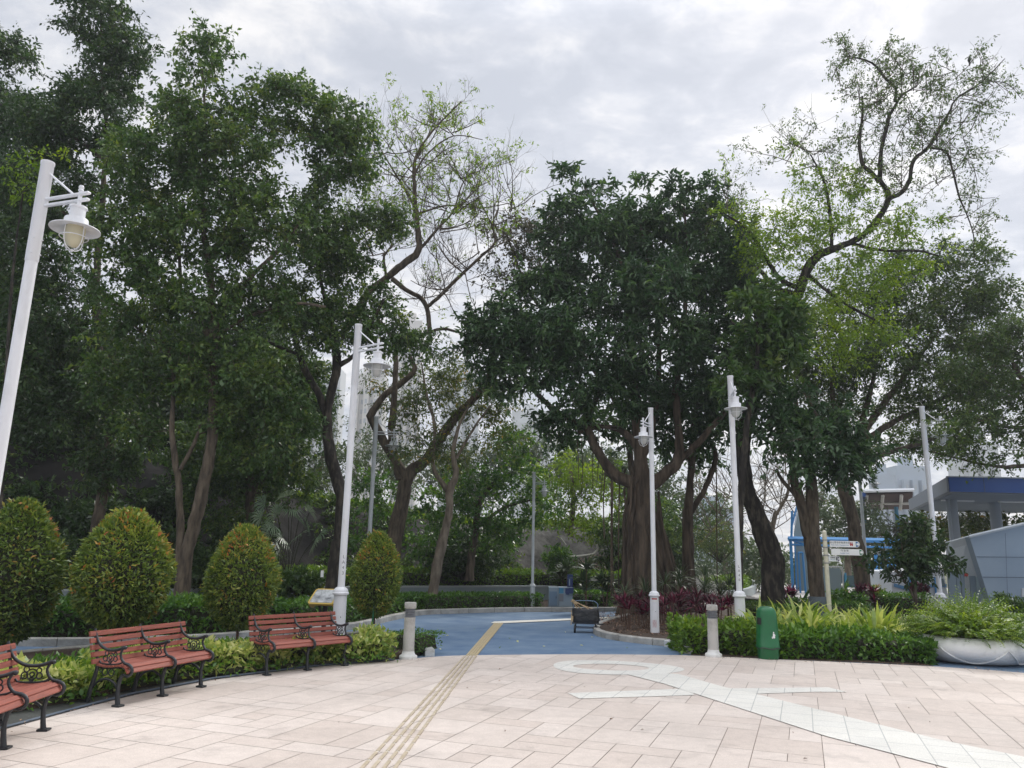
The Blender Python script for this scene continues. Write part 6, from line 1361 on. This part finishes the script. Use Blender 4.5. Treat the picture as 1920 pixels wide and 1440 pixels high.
for px, py, n, ln in ((1617, 215, 3, .9), (1612, 258, 3, 1.0), (1619, 312, 3, 1.0), (1662, 242, 2, .9), (1690, 180, 4, .9), (1720, 165, 3, .9), (1662, 149, 3, .7), (1635, 118, 2, .6), (1600, 108, 3, .6), (1713, 300, 3, 1.0), (1736, 281, 3, 1.0), (1767, 234, 4, 1.0), (1794, 184, 4, .9), (1841, 153, 3, .7), (1775, 285, 3, .9), (1787, 324, 3, .9), (1814, 405, 2, .7), (1693, 359, 2, .9), (1825, 440, 2, .6), (1520, 290, 3, .9), (1545, 340, 3, 1.0), (1365, 405, 4, 1.1), (1480, 300, 2, 1.2), (1740, 180, 3, .9), (1700, 230, 3, 1.0), (1640, 200, 2, .9), (1860, 155, 2, .6), (1800, 250, 3, 1.0), (1760, 340, 2, .9), (1820, 300, 2, .8), (1580, 170, 3, .7), (1700, 140, 3, .7), (1790, 140, 2, .8)):
    twig_from(px, py, 22+rng.uniform(-.6, .6), n+1, ln, .016, 2, .15)
tb.build('twig', 'bark', F1, world=True)
E_ = np.array(ends); E_ = E_[rng.uniform(size=len(E_)) < .42]
pos, d, LL, WW, tint, _x = foliage(E_, .22, 3, 4, .08, .038, .6, .5); V, kk = leaf_arrays(pos, d, LL, WW, .5); leaf_mesh('crown', V, kk, tint, 'leaf_olive', F1, tuple(F1.location))
# low big-leaved fig in front
make_tree('rubber_fig', 'glossy big-leaved dark fig on the wrapped straight twin trunk', 'tree', 21.5,
  [[(1537, 1190, .22), (1533, 1120, .21), (1524, 1030, .20), (1522, 960, .19), (1520, 900, .16), (1510, 850, .12), (1500, 800, .08), (1490, 740, .05)],
   [(1519, 1010, .15), (1505, 960, .14), (1492, 910, .12), (1485, 870, .09), (1470, 820, .06), (1450, 780, .04)], [(1520, 980, .10), (1500, 940, .06), (1470, 905, .05), (1455, 880, .04)],
   [(1520, 880, .08), (1570, 840, .06), (1620, 820, .04)]],
  [(1440, 790, 70, 50, 21), (1510, 770, 70, 45, 21), (1500, 840, 80, 45, 20.5), (1570, 800, 60, 45, 21), (1590, 850, 60, 45, 21), (1540, 880, 60, 30, 21), (1635, 870, 38, 28, 21), (1430, 720, 50, 50, 21.5)],
  bark='bark', dens=22, **{**BN, 'L': .18, 'W': .076})
t = thing('trunk_wrap', 'grey sheet wrapped round the foot of the straight twin trunk', 'tree guard', tuple(P(1537, 1180, 21.5)[:2])+(0.05,)); m = MB(); q1 = P(1533, 1122, 21.5); m.lathe([(.285, 0), (.27, .3), (.25, .62), (.235, q1[2])], n=20); m.build('sheet', 'tree_wrap', t)
make_tree('rubber_fig', 'big pale grey-green leaf sprays right of the banyan crown, high up', 'tree', 20.5,
  [[(1385, 1140, .10), (1388, 960, .09), (1400, 800, .08), (1420, 680, .06), (1420, 600, .04)]],
  [(1430, 570, 60, 50, 20.5), (1420, 640, 80, 50, 20.5), (1490, 600, 50, 40, 20.5), (1400, 700, 60, 40, 20.5), (1480, 660, 50, 40, 20.5)], bark='bark_dark', dens=22, **{**BN, 'lm': 'leaf_ficus', 'L': .22, 'W': .09})
# olive fine-leaved mass on the right
make_tree('acacia_tree', 'wide olive-green tree with many fanned branches behind the slim lamp posts', 'tree', 27,
  [[(1620, 1110, .25), (1600, 980, .22), (1580, 900, .20), (1590, 860, .18), (1640, 780, .12), (1700, 700, .08), (1760, 620, .05)], [(1585, 870, .14), (1570, 800, .11), (1560, 720, .08), (1570, 640, .05)], [(1590, 860, .14), (1620, 780, .10), (1640, 700, .07), (1650, 620, .05)],
   [(1600, 850, .13), (1660, 800, .10), (1740, 760, .08), (1820, 720, .05)], [(1590, 880, .12), (1660, 850, .09), (1730, 830, .07), (1800, 800, .04)], [(1575, 850, .10), (1530, 780, .08), (1500, 700, .06)]],
  [(1600, 600, 80, 60, 27), (1700, 590, 80, 70, 27), (1790, 560, 80, 60, 27), (1560, 690, 70, 50, 27), (1660, 690, 80, 50, 27), (1760, 680, 90, 60, 27), (1840, 620, 70, 70, 27), (1830, 540, 50, 50, 27), (1720, 760, 70, 40, 27), (1800, 760, 90, 50, 27), (1610, 750, 60, 35, 27), (1500, 620, 50, 50, 27), (1640, 540, 70, 40, 27), (1580, 820, 60, 40, 28), (1700, 820, 60, 30, 28), (1860, 700, 60, 50, 27), (1700, 500, 70, 40, 27), (1550, 760, 60, 50, 28), (1480, 700, 60, 60, 28), (1760, 830, 50, 30, 28), (1880, 560, 40, 40, 27), (1780, 480, 60, 35, 27), (1850, 480, 40, 30, 27), (1620, 660, 70, 50, 26)],
  dens=46, lm='leaf_olive', bark='bark', rc=.6, nt=7, nl=9, L=.12, W=.06, droop=.4)
make_tree('acacia_tree', 'olive-green tree cut by the right picture edge above the blue canopy', 'tree', 24,
  [[(2010, 1150, .22), (2000, 950, .2), (1980, 850, .15), (1940, 760, .1), (1900, 680, .06)], [(1985, 860, .09), (1900, 875, .06), (1840, 870, .04), (1760, 850, .025), (1740, 845, .012)], [(1960, 800, .07), (1880, 800, .05), (1820, 780, .03)]],
  [(1900, 640, 70, 50, 24), (1960, 690, 80, 70, 24), (1880, 720, 80, 50, 24), (1920, 790, 80, 50, 24), (1820, 800, 70, 45, 23.5), (1860, 855, 60, 25, 23.5), (1780, 840, 50, 25, 23.5), (1970, 850, 60, 40, 24), (1800, 700, 50, 40, 24), (1772, 800, 30, 24, 20.3), (1910, 610, 40, 40, 24), (1860, 640, 40, 40, 24)],
  dens=38, lm='leaf_olive', bark='bark', rc=.55, nt=6, nl=10, L=.12, W=.055, droop=.4)
# small dark tree
make_tree('small_tree', 'small round-headed dark tree standing before the white hut', 'tree', 20,
  [[(1720, 1175, .055), (1716, 1120, .05), (1714, 1080, .045), (1712, 1020, .03), (1712, 975, .015)], [(1716, 1125, .035), (1700, 1095, .03), (1680, 1070, .02), (1660, 1050, .012)], [(1714, 1085, .025), (1740, 1060, .02), (1780, 1045, .01)], [(1714, 1080, .025), (1695, 1050, .02), (1690, 1010, .01)]],
  [(1712, 990, 26, 28, 20), (1690, 1030, 40, 30, 20), (1740, 1020, 35, 28, 20), (1655, 1050, 28, 18, 20), (1785, 1055, 26, 18, 20), (1720, 1055, 45, 22, 20), (1700, 1075, 40, 14, 20)],
  dens=90, lm='leaf_ficus_dark', bark='bark', rc=.30, nt=6, nl=7, L=.16, W=.055, droop=.5)
# background trees on the right
for i, (x, Y, lm_, bl_, lab_) in enumerate([
   (1590, 48, 'leaf_far', [(1570, 960, 60, 35, 48), (1620, 975, 50, 35, 48), (1560, 1010, 50, 30, 48), (1620, 1020, 50, 25, 48), (1540, 930, 30, 25, 48)], 'feathery light green tree above the direction blades'),
   (1690, 50, 'leaf_brownish', [(1640, 1010, 40, 20, 50), (1700, 1000, 50, 25, 50), (1750, 990, 50, 30, 50), (1800, 985, 60, 30, 50)], 'brownish bushy tree under the open shed'),
   (1850, 36, 'leaf_yellowgreen', [(1800, 985, 40, 30, 36), (1850, 985, 50, 20, 36), (1900, 975, 50, 20, 36), (1760, 1000, 30, 35, 36)], 'yellow-green tree between the canopy columns'),
   (1440, 44, 'leaf_far', [(1430, 1040, 50, 25, 44), (1370, 1020, 40, 30, 44), (1480, 1060, 40, 20, 44), (1420, 1080, 40, 14, 44)], 'pale far tree behind the dark leaning trunk'),
   (1240, 46, 'leaf_far', [(1180, 900, 60, 50, 46), (1250, 920, 60, 50, 46), (1130, 870, 50, 40, 46), (1240, 1000, 70, 50, 46), (1330, 960, 50, 50, 46)], 'far tree filling the gaps behind the banyan'),
   (1010, 55, 'leaf_far', [(960, 850, 60, 50, 55), (1040, 860, 60, 50, 55), (1100, 880, 60, 40, 55), (900, 900, 60, 60, 55), (840, 880, 60, 50, 55)], 'far hazy tree over the middle of the slope'),
   (1360, 60, 'leaf_far', [(1300, 1050, 60, 40, 60), (1400, 1060, 60, 35, 60), (1500, 1060, 60, 35, 60), (1600, 1060, 70, 30, 60), (1700, 1060, 80, 30, 60)], 'far low line of trees beyond the blue gateway')]):
    make_tree('background_tree', lab_, 'tree', Y, [[(x, 1090, .22), (x, 1030, .18), (x, 990, .10)] if i not in (5,) else [(x, 960, .2), (x, 900, .15), (x, 860, .08)]], bl_, dens=18, lm=lm_, bark='bark_pale', rc=.9, nt=6, nl=9, L=.22, W=.10, twigs=0)
# bare thicket tree left of the gateway
bt2 = make_tree('bare_tree', 'bare grey-brown spreading tree between the leaning trunk and the blue gateway', 'tree', 38, [[(1448, 1110, .18), (1440, 1050, .15), (1446, 1000, .13), (1455, 960, .11)], [(1448, 990, .10), (1425, 960, .08), (1405, 945, .05)], [(1452, 970, .09), (1475, 930, .07), (1480, 890, .04)]], None, lm=None, bark='bark_pale')
tb = MB(); ends = []
for px, py in ((1455, 960), (1405, 945), (1480, 890), (1425, 955), (1475, 930), (1440, 1000), (1465, 940), (1350, 960), (1380, 940), (1330, 1000)): twig_from(px, py, 38, 4, 2.2, .03, 2, .3)
tb.build('twig', 'bark_pale', bt2, world=True)
# shaded undergrowth carpeting the slope
n = 5200; x = rng.uniform(-26, 4, n); dy = rng.uniform(.8, 7, n)**1.0; s = np.clip((dy-1.8)/3.6, 0, 1); s = s*s*(3-2*s); C = np.stack([x, np.array([wally(min(a, 2)) for a in x])+.15+dy, .52+(crest(x)-.52)*s+.2], 1)
C = C[(np.sin(C[:, 0]*.9)+np.sin(C[:, 0]*2.3+C[:, 1])+rng.normal(size=n)*.6 > .35) & ~((C[:, 0] > .5) & (dy < 4.6))]
pos, d, LL, WW, tint, _x = foliage(C, .35, 4, 6, .15, .06, .2, .5); V, kk = leaf_arrays(pos, d, LL, WW, .5)
stuff(leaf_mesh('slope_undergrowth', V, kk, tint, 'leaf_ficus'), 'dim creeping undergrowth covering the shaded slope behind the wall', 'undergrowth')
n = 500; x = rng.uniform(-9, 5, n); C = np.stack([x, np.array([wally(min(a, 2)) for a in x])+rng.uniform(5.4, 9, n), crest(x)+.15], 1)
pos, d, LL, WW, tint, _x = foliage(C, .35, 5, 7, .14, .05, .0, .5); V, kk = leaf_arrays(pos, d, LL, WW, .5)
stuff(leaf_mesh('crest_grass', V, kk, tint, 'leaf_bright'), 'bright weeds along the crest of the rocky slope', 'weeds')
# birds
for x, y, s, lb in ((1817, 113, 1, 'small dark bird perched on the topmost right twigs of the feathery tree'), (1756, 262, .8, 'small dark bird on a limb inside the feathery tree crown')):
    q = P(x, y, 22); t = thing('bird', lb, 'bird', tuple(q), sc=s); m = MB(); p, rr = resample([(0, 0, -.22), (0, 0, -.10), (.005, 0, 0), (.01, -.01, .07), (.0, -.02, .11), (-.02, -.05, .12)], [.01, .02, .05, .042, .032, .004], .015); m.tube(p, rr, 10); m.build('body', 'bird', t)
    m = MB(); m.tube([(0, 0, -.02), (0.01, 0, -.12)], .005, 4); m.tube([(.02, 0, -.02), (0.03, 0, -.12)], .005, 4); m.build('leg', 'bird', t)

# ---------------------------------------------------------------- tactile strip, painted line
m = MB(); A = np.array([g(680, 1440)[:2], g(871, 1232)[:2]]); Bq = np.array([g(745, 1440)[:2], g(893, 1232)[:2]])
a0 = A[1]; b0_ = Bq[1]; dA = (A[0]-A[1]); ntot = int(np.linalg.norm(dA)/.30)+8
m2 = MB()
for c in range(4):
    f = (c+.1)/3.2; p1 = a0+(b0_-a0)*f; p0 = A[0]+(Bq[0]-A[0])*f; dd = (p0-p1)/np.linalg.norm(p0-p1); an = math.atan2(dd[1], dd[0])
    for k in range(ntot):
        q = p1+dd*(.16+.30*k); m.box((q[0], q[1], .019), (.262, .032, .012), 0, an, .004)
        q = p1+dd*(.01+.30*k); m2.lathe([(.017, 0), (.015, .006), (.004, .008)], (q[0], q[1], .013), 8)
structure(m.build('tactile_paving', 'tactile_bar')); structure(m2.build('tactile_studs', 'white_dot'))
pA, pB = g(872, 1231), g(894, 1231); pC, pD = g(944, 1169), g(926, 1169)
m = MB(); m.add([(q[0], q[1], .010) for q in (pA, pB, pC, pD)], [(0, 1, 2, 3)])
for f in (.14, .38, .62, .86):
    a = pA+(pB-pA)*f; b = pD+(pC-pD)*f; d = b-a; L = np.linalg.norm(d); m.box(((a[0]+b[0])/2, (a[1]+b[1])/2, .014), (L, .035, .010), 0, math.atan2(d[1], d[0]), .003)
structure(m.build('tactile_paving', 'tactile_yellow'))
q = [g(x, y)[:2] for x, y in ((920, 1169.4), (945, 1169.4), (1075, 1163.5), (1150, 1160), (1230, 1155), (1230, 1152.5), (1150, 1157), (1075, 1160.5), (945, 1165.5), (926, 1166.5))]
sheet('tactile_paving', q, .016, 'line_white')
# haze
m = MB(); m.box((0, 190, 55), (640, 460, 113)); hz_ = m.build('haze', 'path'); hz_['kind'] = 'stuff'; hz_['label'] = 'thin grey haze softening the far towers'; hz_['category'] = 'haze'
hm = bpy.data.materials.new('haze'); hm.use_nodes = True; ht = hm.node_tree; ht.nodes.clear(); ho = ht.nodes.new('ShaderNodeOutputMaterial'); hv = ht.nodes.new('ShaderNodeVolumePrincipled')
hv.inputs['Density'].default_value = HAZE if 'HAZE' in globals() else .0009; hv.inputs['Color'].default_value = (.86, .90, .97, 1); hv.inputs['Anisotropy'].default_value = .2
ht.links.new(hv.outputs[0], ho.inputs['Volume']); hz_.data.materials.clear(); hz_.data.materials.append(hm)
hz_.visible_shadow = True
